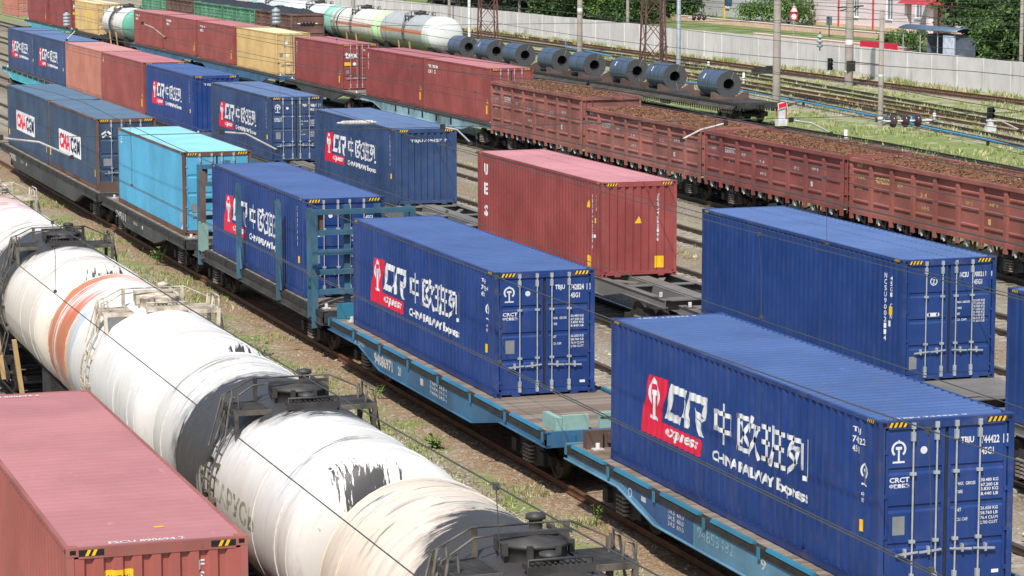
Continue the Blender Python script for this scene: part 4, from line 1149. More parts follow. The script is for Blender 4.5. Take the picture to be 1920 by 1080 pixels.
def tank_wagon(label, xc, yh, barrel, fit, rail, L=11.1, group='tank wagons of the nearest train', tw=None, text=None, detail=True, shade=False, R_=RT, zt=ZT):
    root = thing('tank_wagon', label, 'tank wagon', (xc, yh, 0), group)
    h = L/2; b = MB(); N = 64
    prof = []
    for k in range(9):
        a = R(90*k/8); prof.append((max(0.001, R_*math.sin(a)), -h + 0.52*(1-math.cos(a))))
    prof[-1] = (R_, -h+0.52)
    n = 20
    for k in range(1, n): prof.append((R_, -h+0.52 + (L-1.04)*k/n))
    for k in range(8, -1, -1):
        a = R(90*k/8); prof.append((max(0.001, R_*math.sin(a)), h - 0.52*(1-math.cos(a))))
    b.lathe(prof, (0,0,0), 'y', N, 0)
    if text:
        stamp(b, shape_text(text, 0, 0, 3.9, 0.36, 0.02), lambda u, v: (-(R_+0.004)*math.sin(R(93)-v/R_), 0.95-u, (R_+0.004)*math.cos(R(93)-v/R_)), 1)
    bar = b.build('barrel', [barrel, M['oldgreen']], root, (0, 0, zt))
    # seams and holding straps round the barrel
    for yy in (-h+0.53, -h+2.7, h-2.7, h-0.53):
        s = MB(); s.tube([((R_+0.001)*math.sin(2*math.pi*k/48), yy, (R_+0.001)*math.cos(2*math.pi*k/48)) for k in range(48)], 0.014, 4, 0, closed=True)
        s.build('weld_seam', [barrel], root, (0, 0, zt))
    for yy in (-h+1.25, h-1.25):
        s = MB(); vs = []
        for k in range(41):
            a = R(-140 + 280*k/40); sx, cz = math.sin(a), math.cos(a)
            for dy, rr in ((-0.05, R_+0.002), (-0.05, R_+0.02), (0.05, R_+0.02), (0.05, R_+0.002)): vs.append((rr*sx, yy+dy, rr*cz))
        s.add(vs, [(4*k+j, 4*k+j+1, 4*k+j+5, 4*k+j+4) for k in range(40) for j in range(3)], 0)
        s.build('strap', [barrel if not shade else fit], root, (0, 0, zt))
    # hatch with lid, bolts and relief valve
    q = MB(); q.lathe([(0.42,0),(0.42,0.20),(0.46,0.20),(0.46,0.25),(0.001,0.31)], (0,0.05,R_-0.06), 'z', 24, 0)
    for k in range(8):
        a = R(45*k+20); q.bc((0.47*math.cos(a), 0.05+0.47*math.sin(a), R_+0.12), (0.07,0.07,0.16), 0)
    hat = q.build('hatch', [fit], root, (0, 0, zt))
    q = MB(); q.beam((-0.50,0.05,R_+0.27), (0.50,0.05,R_+0.27), 0.08, 0.05, 0); q.beam((0.35,-0.35,R_+0.22), (0.35,0.5,R_+0.24), 0.06, 0.05, 0)
    q.build('lid_bar', [fit], hat)
    q = MB(); q.lathe([(0.15,0),(0.15,0.10),(0.09,0.11),(0.09,0.30),(0.13,0.31),(0.13,0.37),(0.001,0.40)], (0.30,0.85,R_-0.05), 'z', 16, 0)
    q.build('valve', [fit], root, (0, 0, zt)); q = MB()
    q.lathe([(0.11,0),(0.11,0.16),(0.14,0.17),(0.14,0.21),(0.001,0.24)], (-0.05,-0.70,R_-0.03), 'z', 16, 0)
    q.lathe([(0.2,0),(0.2,0.03),(0.001,0.05)], (-0.05,-0.70,R_-0.03), 'z', 16, 0)
    q.build('valve', [fit], root, (0, 0, zt))
    if detail:
        for sx in (-1, 1):
            p = MB(); x0, x1 = sorted((sx*0.58, sx*1.22)); zz = R_-0.10
            # grating: frame and bars
            p.box(x0, x1, -0.46, -0.42, zz-0.07, zz+0.01, 1); p.box(x0, x1, 0.42, 0.46, zz-0.07, zz+0.01, 0)
            p.box(x0, x0+0.05, -0.419, 0.419, zz-0.07, zz+0.01, 0); p.box(x1-0.05, x1, -0.419, 0.419, zz-0.07, zz+0.01, 0)
            for k in range(13):
                yy = -0.40 + 0.80*k/12; p.box(x0+0.05, x1-0.05, yy-0.017, yy+0.017, zz-0.04, zz+0.002, 0)
            for yy in (-0.43, 0.43): p.beam((sx*1.18, yy, zz-0.06), (sx*1.16, yy, 0.90), 0.07, 0.07, 1)
            p.build('platform', [fit, rail], root, (0, 0, zt))
            l = MB()
            for yy in (-0.24, 0.24):
                pts = []
                for k in range(13):
                    a = R(56 + 62*k/12); rr = R_ + 0.10
                    pts.append((sx*rr*math.sin(a), yy, rr*math.cos(a)))
                pts.append((sx*(R_+0.06), yy, -1.35))
                l.tube([(sx*1.08,yy,R_-0.12),(sx*1.10,yy,R_+0.14),(sx*1.22,yy,R_+0.10)]+pts, 0.020, 6, 0)
            for k in range(9):
                a = R(62 + 54*k/8); rr = R_+0.10; l.tube([(sx*rr*math.sin(a), -0.24, rr*math.cos(a)), (sx*rr*math.sin(a), 0.24, rr*math.cos(a))], 0.015, 5, 0)
            for k in (0.25, 0.6, 0.92):
                a = R(56 + 62*k)
                for yy in (-0.24, 0.24): l.beam((sx*(R_+0.10)*math.sin(a), yy, (R_+0.10)*math.cos(a)), (sx*(R_-0.02)*math.sin(a), yy, (R_-0.02)*math.cos(a)), 0.10, 0.07, 0)
            l.build('ladder', [rail], root, (0, 0, zt))
        r_ = MB(); yy = 0.56
        for xx in (-0.62, 0.62): r_.beam((xx, yy, R_-0.15), (xx, yy, R_+0.26), 0.07, 0.04, 0)
        for xx in (-1.18, 1.18): r_.beam((xx, yy-0.05, 0.9), (xx, yy-0.05, R_+0.02), 0.07, 0.05, 0)
        r_.tube([(-1.48,yy-0.25,0.72),(-1.20,yy-0.05,R_+0.02),(-0.66,yy,R_+0.27),(0.66,yy,R_+0.27),(1.20,yy-0.05,R_+0.02),(1.48,yy-0.25,0.72)], 0.017, 6, 0)
        r_.tube([(-1.40,yy-0.42,0.86),(-1.15,yy-0.30,R_-0.06),(-0.72,yy-0.28,R_+0.20),(-0.42,yy-0.28,R_+0.22),(-0.42,yy-0.28,R_-0.05)], 0.018, 6, 0)
        r_.tube([(1.20,-0.40,R_-0.11),(1.20,-0.40,R_+0.16),(1.20,0.40,R_+0.16),(1.20,0.40,R_-0.11)], 0.018, 6, 0)
        r_.build('railing', [rail], root, (0, 0, zt))
        q = MB(); q.tube([(-0.42,-0.95,R_-0.08),(-0.42,-0.95,R_+0.16),(0.42,-0.95,R_+0.16),(0.42,-0.95,R_-0.08)], 0.02, 6, 0)
        for k in range(11): q.box(-0.42+0.076*k, -0.395+0.076*k, -0.99, -0.72, R_+0.02, R_+0.09, 0)
        q.box(-0.44, 0.44, -1.01, -0.992, R_-0.02, R_+0.09, 0); q.build('step_grating', [fit], root, (0, 0, zt))
    u = MB(); fl = h+0.25
    u.box(-0.3, 0.3, -fl, fl, 0.85, 1.22, 0)
    for sx in (-1, 1):
        u.box(min(sx*0.35, sx*1.15), max(sx*0.35, sx*1.15), -h+0.6, -h+1.8, 1.18, 1.75, 0); u.box(min(sx*0.35, sx*1.15), max(sx*0.35, sx*1.15), h-1.8, h-0.6, 1.18, 1.75, 0)
        for yy in (-1.6, 1.6): u.beam((sx*1.30, yy, 0.62), (sx*1.48, yy, 2.1), 0.10, 0.16, 1)
    for yy in (-fl, fl-0.2): u.box(-1.45, 1.45, yy, yy+0.2, 0.95, 1.25, 0)
    u.build('underframe', [M['dark'], M['ochrepost']], root)
    bogies(root, (-h+1.4, h-1.4))
    return root
M['ochrepost'] = paint('ochre_strut_paint', (0.50,0.33,0.15), 0.7, 0.2, 0.3, 0.2)
XT = 11.03
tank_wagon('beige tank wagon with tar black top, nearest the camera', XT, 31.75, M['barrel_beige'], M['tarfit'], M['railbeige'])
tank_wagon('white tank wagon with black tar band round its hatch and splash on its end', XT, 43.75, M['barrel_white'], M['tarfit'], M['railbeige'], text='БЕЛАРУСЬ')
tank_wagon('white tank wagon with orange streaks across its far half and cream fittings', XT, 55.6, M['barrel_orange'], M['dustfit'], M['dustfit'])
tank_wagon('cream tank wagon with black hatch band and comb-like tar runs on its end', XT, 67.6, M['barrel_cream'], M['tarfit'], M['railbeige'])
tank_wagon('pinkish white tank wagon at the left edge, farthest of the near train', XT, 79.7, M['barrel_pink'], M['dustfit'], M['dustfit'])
# white tank with green end among the far containers
def simple_barrel(name, base, bands, dirt=(0.12,0.11,0.10), z0=0.2):
    t = NT(name); v = t.coords(False); s = t.sep(v); y, z = s[1], s[2]
    n = t.noise(v, 1.6, 5)
    c = t.mix(t.step(n, 0.4, 0.7), base, tuple(q*0.86 for q in base))
    c2 = c
    for kind, a, b, col in bands:
        if kind == 'y': m = t.math('MULTIPLY', t.step(y, a-0.05, a+0.05), t.step(y, b+0.05, b-0.05))
        else: m = t.math('MULTIPLY', t.step(z, a-0.03, a+0.03), t.step(z, b+0.03, b-0.03))
        c2 = t.mix(m, c2, col)
    n2 = t.noise(t.scale(v, (1, 6, 1.5)), 1.2, 6, 0.65)
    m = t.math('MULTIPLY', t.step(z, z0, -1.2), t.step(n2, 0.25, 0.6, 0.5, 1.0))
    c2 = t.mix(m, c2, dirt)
    m = t.step(n2, 0.60, 0.75)
    c2 = t.mix(t.math('MULTIPLY', m, 0.75), c2, dirt)
    return t.done(c2, 0.5)
M['tank_greenend'] = simple_barrel('white_tank_with_green_end', (0.78,0.76,0.72), (('y',-9,-4.75,(0.12,0.40,0.29)),('y',0.6,1.9,(0.06,0.06,0.06))))
tank_wagon('white soot-stained tank wagon with a green end, between yellow and red containers', XG, 248.0, M['tank_greenend'], M['tarfit'], M['railbeige'], 10.8, 'tank wagons of the far trains', zt=2.75)
X5 = 66.6
GG = 'gas tank wagons of the far trains'
M['gas_orange'] = simple_barrel('grey_gas_tank_orange_stripe', (0.46,0.48,0.48), (('z',-0.02,0.33,(0.62,0.22,0.10)),('y',-9,-5.2,(0.74,0.77,0.75))), z0=-0.3)
M['gas_pale'] = simple_barrel('cream_gas_tank', (0.78,0.74,0.68), (('z',0.0,0.26,(0.55,0.22,0.14)),('y',-9,-6.7,(0.50,0.70,0.40)),('y',5.6,6.3,(0.22,0.45,0.36)),('y',4.6,5.0,(0.04,0.05,0.07))), z0=-0.2)
M['gas_white'] = simple_barrel('white_gas_tank_red_stripe', (0.76,0.78,0.77), (('z',0.0,0.26,(0.70,0.25,0.27)),('y',-9,-6.4,(0.22,0.50,0.41))), z0=-0.1)
M['gas_grey'] = simple_barrel('grey_white_gas_tank', (0.62,0.64,0.64), (('y',5.0,9,(0.25,0.52,0.42)),), z0=-0.1)
tank_wagon('grey gas tank wagon with orange stripe and pale bulging end behind the coils', X5, 221.2, M['gas_orange'], M['tarfit'], M['tarfit'], 15.2, GG, zt=2.75)
tank_wagon('cream gas tank wagon with a brown stripe and lime green end', X5, 237.9, M['gas_pale'], M['tarfit'], M['tarfit'], 15.2, GG, zt=2.75)
tank_wagon('white gas tank wagon with a pink stripe, behind the concrete post', X5, 254.4, M['gas_white'], M['tarfit'], M['tarfit'], 15.2, GG, zt=2.75)
tank_wagon('grey white gas tank wagon with a green end, farthest of the gas tanks', X5, 270.9, M['gas_grey'], M['tarfit'], M['tarfit'], 15.2, GG, zt=2.75)

# ------------------------------------------------------------------ steel coils on black flat wagons
def coil_mat():
    t = NT('blue_grey_rolled_steel'); v = t.coords(); s = t.sep(t.coords(False))
    n = t.noise(t.scale(v, (1, 5, 1)), 1.5, 4)
    c = t.mix(t.step(n, 0.3, 0.7), (0.065,0.10,0.165), (0.115,0.165,0.25))
    return t.done(c, t.step(n, 0.2, 0.8, 0.35, 0.55), 0.25)
M['coil'] = coil_mat()
def coil_end():
    t = NT('layered_coil_end'); v = t.coords(False); s = t.sep(v)
    r = t.math('SQRT', t.math('ADD', t.math('POWER', s[0], 2.0), t.math('POWER', s[2], 2.0)))
    w = t.math('SINE', t.math('MULTIPLY', r, 160.0))
    n = t.noise(v, 3.0, 4)
    c = t.mix(t.step(w, -1, 1), (0.07,0.07,0.08), (0.125,0.125,0.13))
    c = t.mix(t.math('MULTIPLY', t.step(n, 0.55, 0.75), 0.6), c, (0.14,0.075,0.05))
    return t.done(c, 0.55, 0.3)
M['coilend'] = coil_end()
M['strapsteel'] = flat('bright_strap_steel', (0.42,0.44,0.46), 0.35, 0.6)
M['apron'] = paint('dusty_black_slats', (0.075,0.066,0.062), 0.8, 0.3, 0.5, 0.3, 0.3)
WSP = ((151.0, 175.9), (176.6, 199.2), (199.9, 213.0))
COILY = (157.0, 165.8, 172.5, 180.7, 187.4, 195.6, 202.4, 209.4)
for i, (ya, yb) in enumerate(WSP):
    w = flat_wagon('flat_wagon', ('black coil wagon at the end of its train with its coupler showing','black coil wagon in the middle of the coil train','black coil wagon next to the grey gas tank')[i],
        X5, ya, yb, 1.22, M['blackframe'], M['dark'], style='straight', boards=False, group='wagons carrying steel coils', wood=False, hw=1.40)
    n = int((yb-ya)/0.36)
    for k in range(n):
        d = MB(); d.box(-1.36, 1.36, 0.10+k*0.36, 0.10+k*0.36+0.22, 1.13, 1.21, 0); d.build('deck_slat', [M['blackframe']], w)
    for sx in (-1, 1):
        d = MB()
        for k in range(n):
            q = 0.10+k*0.36
            d.prism([(sx*1.18,1.20),(sx*1.66,0.90),(sx*1.66,0.86),(sx*1.18,1.15)][::sx], 'y', q, q+0.24, 0)
            d.prism([(sx*1.60,0.93),(sx*1.66,0.90),(sx*1.66,0.62),(sx*1.60,0.62)][::sx], 'y', q+0.06, q+0.17, 0)
        x0, x1 = sorted((sx*1.66, sx*1.70)); d.box(x0, x1, 0, yb-ya, 0.84, 0.92, 0)
        d.build('side_apron', [M['apron']], w)
    for yc in COILY:
        if ya < yc < yb:
            for yo in (yc-ya-1.72, yc-ya+1.66):
                c = MB()
                for sx in (-1, 1): c.prism([(sx*0.30,1.30),(sx*1.25,1.30),(sx*1.25,1.66),(sx*1.02,1.66)][::sx], 'y', yo, yo+0.10, 0)
                c.box(-1.30, 1.30, yo-0.002, yo+0.10, 1.20, 1.299, 0)
                c.build('coil_cradle', [M['brown']], w)
lab = ('front coil on the last wagon with a bright white tag','second steel coil from the front with banding straps','third steel coil from the front with a joint round its middle','fourth steel coil from the front, clean blue side','fifth steel coil from the front above rusty boards','sixth steel coil from the front','seventh steel coil from the front, small white mark','last steel coil, beside the pale gas tank end')
CR_ = 0.83
for i in range(8):
    yc = COILY[i]
    root = thing('steel_coil', lab[i], 'steel coil', (X5, yc, 1.225+CR_+0.03), 'steel coils on the black wagons')
    h = 1.55; c = MB()
    c.lathe([(CR_,-h),(CR_,h)], (0,0,0), 'y', 40, 0)
    c.lathe([(0.36,-h+0.02),(CR_-0.012,-h),(CR_,-h)], (0,0,0), 'y', 40, 1, False)
    c.lathe([(CR_,h),(CR_-0.012,h),(0.36,h-0.02)], (0,0,0), 'y', 40, 1, False)
    c.lathe([(0.36,-h+0.02),(0.36,h-0.02)], (0,0,0), 'y', 28, 2)
    c.build('coil_body', [M['coil'], M['coilend'], M['dark']], root)
    for yy in ((-0.6, 0.1, 0.75) if i in (1, 2) else (-0.1,)):
        s = MB(); vs = []
        for k in range(36):
            a = 2*math.pi*k/36
            for dy, rr in ((-0.02, CR_+0.002), (-0.02, CR_+0.008), (0.02, CR_+0.008), (0.02, CR_+0.002)): vs.append((rr*math.sin(a), yy+dy, rr*math.cos(a)))
        s.add(vs, [(4*k+j, 4*k+j+1, 4*((k+1) % 36)+j+1, 4*((k+1) % 36)+j) for k in range(36) for j in range(3)], 0)
        s.build('strap', [M['gasket']], root)
    for k in range(5 if i in (1,2) else 2):
        s = MB(); a = 2.2*k+0.4; s.beam((0.37*math.sin(a), -h-0.003, 0.37*math.cos(a)), (CR_*math.sin(a), -h-0.003, CR_*math.cos(a)), 0.03, 0.006, 0); s.build('strap', [M['strapsteel']], root)
    if i in (0, 1, 2, 6):
        p = MB(); a = R(-62)
        for k in range(2):
            a = R(-70+12*k); p.add([((CR_+.012)*math.sin(a), 0.55, (CR_+.012)*math.cos(a)), ((CR_+.012)*math.sin(a+.2), 0.55, (CR_+.012)*math.cos(a+.2)), ((CR_+.012)*math.sin(a+.2), 0.70, (CR_+.012)*math.cos(a+.2)), ((CR_+.012)*math.sin(a), 0.70, (CR_+.012)*math.cos(a))], [(0,1,2,3)], 0)
        p.build('tag', [M['white']], root)

# ------------------------------------------------------------------ ground
GZ = -0.20
def ground_mat():
    t = NT('rail_yard_ground'); v = t.coords(False); s = t.sep(v); x = s[0]
    n1 = t.noise(v, 0.45, 5, 0.6); n2 = t.noise(v, 2.2, 6, 0.65); n3 = t.noise(v, 0.09, 4)
    xx = t.math('ADD', x, t.math('ADD', t.math('MULTIPLY', t.math('SUBTRACT', n1, 0.5), 2.0), t.math('MULTIPLY', t.math('SUBTRACT', n2, 0.5), 0.9)))
    cr = t.new('ShaderNodeValToRGB'); t.put(cr.inputs[0], t.math('MULTIPLY', xx, 1/120))
    stops = [(0,(0.14,0.12,0.10)),(12.4,(0.30,0.29,0.265)),(13.2,(0.42,0.41,0.385)),(17.0,(0.40,0.39,0.355)),(17.7,(0.34,0.30,0.21)),(18.5,(0.28,0.21,0.115)),(19.2,(0.30,0.165,0.072)),(22.5,(0.18,0.11,0.06)),
        (23.6,(0.33,0.29,0.21)),(27.4,(0.33,0.285,0.205)),(28.8,(0.20,0.14,0.09)),(31.8,(0.20,0.15,0.10)),(33.2,(0.32,0.27,0.185)),(37.0,(0.30,0.25,0.165)),(38.2,(0.25,0.145,0.08)),(39.4,(0.28,0.225,0.15)),(42.2,(0.31,0.28,0.17)),(44.0,(0.24,0.2,0.15)),
        (50.0,(0.26,0.24,0.15)),(52.5,(0.44,0.42,0.25)),(60,(0.44,0.42,0.24)),(66,(0.46,0.43,0.26)),(73.5,(0.46,0.43,0.26)),(76,(0.36,0.31,0.22)),(80,(0.36,0.31,0.22)),(83.5,(0.46,0.43,0.26)),(90,(0.44,0.40,0.24)),(92,(0.33,0.24,0.17)),(93.8,(0.50,0.44,0.27)),(97,(0.40,0.35,0.21))]
    el = cr.color_ramp.elements
    while len(el) < len(stops): el.new(0.5)
    for e_, (p, c) in zip(el, stops): e_.position = p/120; e_.color = (*c, 1)
    c = cr.outputs[0]
    # green growth, densest beyond the coal train and along the strip beside the tanks
    gx = t.new('ShaderNodeValToRGB'); t.put(gx.inputs[0], t.math('MULTIPLY', xx, 1/120))
    gs = [(0,0.0),(13.5,0.05),(16.8,0.12),(17.7,0.42),(18.6,0.46),(19.3,0.15),(20.0,0.0),(24,0.05),(33,0.30),(36,0.25),(41.5,0.35),(44,0.0),(50,0.5),(54,0.72),(70,0.68),(74,0.60),(77,0.25),(84,0.42),(88,0.55),(91,0.28),(94,0.36),(97,0.4)]
    el = gx.color_ramp.elements
    while len(el) < len(gs): el.new(0.5)
    for e_, (p, g) in zip(el, gs): e_.position = p/120; e_.color = (g, g, g, 1)
    n4 = t.noise(v, 0.55, 6, 0.66)
    m = t.step(t.math('ADD', t.math('MULTIPLY', gx.outputs[0], 0.55), n4), 0.70, 0.86)
    n5 = t.noise(v, 6.0, 4, 0.7)
    green = t.mix(t.step(n5, 0.35, 0.68), (0.13,0.19,0.045), (0.27,0.345,0.11))
    c = t.mix(t.math('MULTIPLY', m, 0.9), c, green)
    # stones
    vo = t.voro(v, 17.0, 'F1', 'Color')
    sv = t.sep(vo)[0]
    c = t.mix(t.math('MULTIPLY', t.step(sv, 0.0, 1.0, 0.0, 0.7), t.math('SUBTRACT', 1.0, m)), c, t.mix(sv, (0.07,0.065,0.055), (0.44,0.42,0.37)), 'MIX')
    vd = t.voro(v, 17.0)
    c = t.mix(t.math('MULTIPLY', t.step(n2, 0.5, 0.74), 0.3), c, (0.16,0.125,0.09))
    h = t.math('ADD', t.math('MULTIPLY', vd, -0.7), t.math('MULTIPLY', n2, 1.2))
    t.bump(h, 0.7, 0.05)
    return t.done(c, 0.95, spec=0.2)
g = MB()
xs = [-700,-100,-10,0,4,8,12]+[13+0.25*k for k in range(0, 43)]+[24+2*k for k in range(0, 36)]+[95.3, 300, 1500]; ys = [-100,-20,20,26]+[30+0.5*k for k in range(0, 160)]+[110+4*k for k in range(0, 68)]+[500,900,1800]
rr = random.Random(3)
vs = [(a, b, GZ + (rr.uniform(-.03,.03) if 0 < a < 95 and 20 < b < 380 else 0) + (0.07*math.exp(-((a-19.1)/0.35)**2)*(0.6+0.5*math.sin(b*1.9)+0.4*math.sin(b*4.3+1)) if 17 < a < 21 and 20 < b < 200 else 0)) for b in ys for a in xs]
nx = len(xs)
g.add(vs, [(j*nx+i, j*nx+i+1, (j+1)*nx+i+1, (j+1)*nx+i) for j in range(len(ys)-1) for i in range(nx-1)], 0, True)
tag(g.build('ground', [ground_mat()]), 'gravel and grass ground of the freight yard', None, None, 'structure')

# ------------------------------------------------------------------ tracks
M['railrust'] = flat('rusty_rail', (0.16,0.075,0.04), 0.65, 0.2, var=0.3)
M['raildark'] = flat('oily_rail', (0.085,0.065,0.052), 0.5, 0.4, var=0.3)
M['railtop'] = flat('worn_rail_head', (0.22,0.19,0.17), 0.35, 0.7)
M['sleeper'] = flat('concrete_sleeper', (0.34,0.30,0.25), 0.9, var=0.3)
M['dirtsleeper'] = flat('dirt_covered_sleeper', (0.26,0.165,0.095), 0.95, var=0.4, scale=5)
M['greysleeper'] = flat('grey_wood_sleeper', (0.23,0.19,0.145), 0.95, var=0.4)
M['oldsleeper'] = flat('oily_wood_sleeper', (0.10,0.08,0.06), 0.9, var=0.4)
def track(label, pts, rail, top, slp, y_lo=None, y_hi=None, sink=0.0):
    root = thing('railway_track', label, 'track', (0,0,0)); root['kind'] = 'structure'
    P = [Vector((a, b, 0)) for a, b in pts]
    def offs(d):
        out = []
        for i, p in enumerate(P):
            t_ = (P[min(i+1, len(P)-1)] - P[max(i-1, 0)]).normalized(); out.append(p + Vector((t_.y, -t_.x, 0))*d)
        return out
    for s in (-0.795, 0.795):
        r_ = MB(); ln = offs(s)
        for a, b in zip(ln, ln[1:]):
            r_.beam(a+Vector((0,0,-0.02)), b+Vector((0,0,-0.02)), 0.073, 0.04, 1)
            r_.beam(a+Vector((0,0,-0.09)), b+Vector((0,0,-0.09)), 0.02, 0.10, 0)
            r_.beam(a+Vector((0,0,-0.15)), b+Vector((0,0,-0.15)), 0.14, 0.02, 0)
        r_.build('rail', [rail, top], root)
    if slp:
        m = MB(); acc = 0; rr = random.Random(int(pts[0][0]*7))
        for a, b in zip(P, P[1:]):
            L = (b-a).length; d = (b-a)/L; q = Vector((d.y, -d.x, 0))
            k = 0.3
            while k < L:
                c = a + d*k
                if (y_lo is None or c.y > y_lo) and (y_hi is None or c.y < y_hi):
                    e = rr.uniform(-.04,.04); zt = -0.160+rr.uniform(-.025,.0)
                    m.beam(c-q*(1.33+e)+Vector((0,0,zt-0.05-sink)), c+q*(1.33+e)+Vector((0,0,zt-0.05-sink)), 0.24, 0.10, 0)
                k += 0.58
        m.build('sleepers', [slp], root)['kind'] = 'stuff'
    return root
S = M['sleeper']; O = M['oldsleeper']
track('track under the nearest red container', [(6.92,10),(6.92,120)], M['raildark'], M['railtop'], O, 28, 60)
track('track under the near tank wagons', [(11.03,10),(11.03,180)], M['raildark'], M['railtop'], O, 28, 90)
track('track under the blue flat wagons', [(20.67,20),(20.67,260)], M['railrust'], M['railrust'], M['dirtsleeper'], 34, 140, 0.022)
track('empty track between the blue containers and the plain blue ones', [(25.5,20),(25.5,300)], M['raildark'], M['railtop'], S, 36, 200)
track('track under the second row of containers', [(30.15,20),(30.15,300)], M['raildark'], M['railtop'], S, 36, 200)
track('empty track behind the red container with three white letters', [(35.6,20),(35.6,330)], M['raildark'], M['railtop'], S, 40, 200)
track('empty track in front of the gondolas', [(40.7,20),(40.7,330)], M['raildark'], M['railtop'], S, 50, 200)
track('track under the gondolas', [(46.95,20),(46.95,420)], M['raildark'], M['raildark'], O, 70, 200)
track('track of the coal gondolas', [(62.6,225),(62.6,480)], M['raildark'], M['raildark'], O, 225, 330)
track('track of the coil wagons', [(66.6,430),(66.6,150),(66.9,136),(66.3,122),(65.2,105),(63.5,88)], M['raildark'], M['raildark'], O, 95, 170)
track('grassy track with dark rails beside the blue pipe', [(83.6,230),(80.6,186),(78.3,162),(76.3,146),(74.6,132),(72.2,112),(69.6,92)], M['raildark'], M['raildark'], M['greysleeper'], 92, 200, 0.03)
track('dark oily track joining at the points', [(84.4,300),(83.4,215),(82.4,186),(81.0,163),(80.0,148),(78.6,128),(77.4,110)], M['railrust'], M['railrust'], M['greysleeper'], 108, 240, 0.02)
track('grass-grown track curving in from the wall side', [(89.4,330),(88.6,230),(87.0,196),(85.2,176),(83.4,158),(81.6,142),(79.6,126),(77.9,110)], M['raildark'], M['raildark'], M['greysleeper'], 150, 240, 0.05)
track('rusty track along the concrete wall', [(93.0,420),(92.9,300),(92.7,263),(92.2,221),(91.7,186),(91.7,150),(91.7,110)], M['railrust'], M['railrust'], M['greysleeper'], 110, 300, 0.02)

# ------------------------------------------------------------------ grass and weeds
GM = [flat('grass_bright', (0.19,0.30,0.065), 0.8, var=0.3), flat('grass_dull', (0.22,0.26,0.10), 0.85, var=0.3), flat('grass_dry', (0.50,0.45,0.25), 0.9, var=0.25)]
def tufts(mb, spots, hmin, hmax, nb, spread, rr, dry=0.35, wid=0.014):
    for x, y in spots:
        dr = rr.random()
        for _ in range(nb):
            a = rr.uniform(0, 6.283); d = rr.uniform(0, spread); px = x+d*math.cos(a); py = y+d*math.sin(a)
            h = rr.uniform(hmin, hmax); l = rr.uniform(.2,.75)*h; b = rr.uniform(0, 6.283); w = wid*rr.uniform(.7,1.5); c = rr.uniform(0, 3.14)
            mi = 2 if dr < dry else (0 if rr.random() < 0.55 else 1)
            z = GZ-0.02
            mb.add([(px-w*math.cos(c),py-w*math.sin(c),z),(px+w*math.cos(c),py+w*math.sin(c),z),(px+l*math.cos(b),py+l*math.sin(b),z+h)], [(0,1,2)], mi)
rr = random.Random(11)
def clustered(n, x0, x1, y0, y1, k, r):
    cs = [(rr.uniform(x0,x1), rr.uniform(y0,y1)) for _ in range(k)]; out = []
    for _ in range(n):
        c = rr.choice(cs); out.append((c[0]+rr.gauss(0,r), c[1]+rr.gauss(0,r*1.6)))
    return [p for p in out if x0-0.4 < p[0] < x1+0.4]
gm = MB()
tufts(gm, clustered(2400, 17.4, 19.1, 34, 80, 46, 0.30), 0.04, 0.14, 7, 0.12, rr, 0.35, 0.015)
tufts(gm, clustered(1900, 16.8, 19.3, 80, 150, 46, 0.5), 0.06, 0.20, 7, 0.16, rr, 0.30, 0.02)
tufts(gm, clustered(260, 15.0, 17.3, 34, 80, 30, 0.2), 0.05, 0.16, 6, 0.08, rr, 0.2)
tufts(gm, clustered(350, 23.4, 24.3, 38, 110, 40, 0.3), 0.06, 0.2, 6, 0.1, rr, 0.5)
tufts(gm, clustered(900, 32.6, 43.0, 60, 140, 80, 0.5), 0.06, 0.2, 6, 0.12, rr, 0.5, 0.02)
tag(gm.build('grass', GM), 'sparse grass between the near tracks', None, None, 'stuff')
gm = MB()
tufts(gm, clustered(9000, 53, 90.5, 84, 235, 520, 1.1), 0.10, 0.30, 6, 0.25, rr, 0.42, 0.035)
tufts(gm, clustered(1400, 93.4, 94.9, 110, 300, 120, 0.35), 0.15, 0.55, 6, 0.2, rr, 0.5, 0.04)
tag(gm.build('grass', GM), 'meadow grass between the far tracks and along the wall', None, None, 'stuff')
# loose stones of the gravel strip and the ballast shoulders
ST = [flat('stone_grey', (0.34,0.325,0.30), 0.9, var=0.2), flat('stone_pale', (0.50,0.48,0.44), 0.9, var=0.2), flat('stone_brown', (0.25,0.19,0.13), 0.9, var=0.25)]
sm = MB(); rs_ = random.Random(77)
def stones(n, x0, x1, y0, y1, s0, s1, mats):
    for _ in range(n):
        x = rs_.uniform(x0, x1); y = y0+(y1-y0)*rs_.random()**1.5; s = rs_.uniform(s0, s1); a = rs_.uniform(0, 6.28); z = GZ+0.012
        ca, sa = math.cos(a)*s, math.sin(a)*s
        vs = [(x+ca,y+sa,z),(x-sa*.8,y+ca*.8,z),(x-ca,y-sa,z+.2*s),(x+sa*.7,y-ca*.7,z),(x+rs_.uniform(-.3,.3)*s,y+rs_.uniform(-.3,.3)*s,z+s*rs_.uniform(.5,.9))]
        sm.add(vs, [(0,1,4),(1,2,4),(2,3,4),(3,0,4)], rs_.choice(mats))
stones(15000, 15.6, 18.1, 34, 95, .022, .06, (0,0,0,1,1,2))
stones(5000, 18.1, 20.0, 34, 95, .02, .055, (2,2,0))
stones(3500, 23.4, 27.6, 40, 90, .03, .07, (0,1,2))
tag(sm.build('gravel', ST), 'loose stones along the near tracks', None, None, 'stuff')
M['weedleaf'] = flat('weed_leaf', (0.17,0.30,0.05), 0.7, var=0.3)
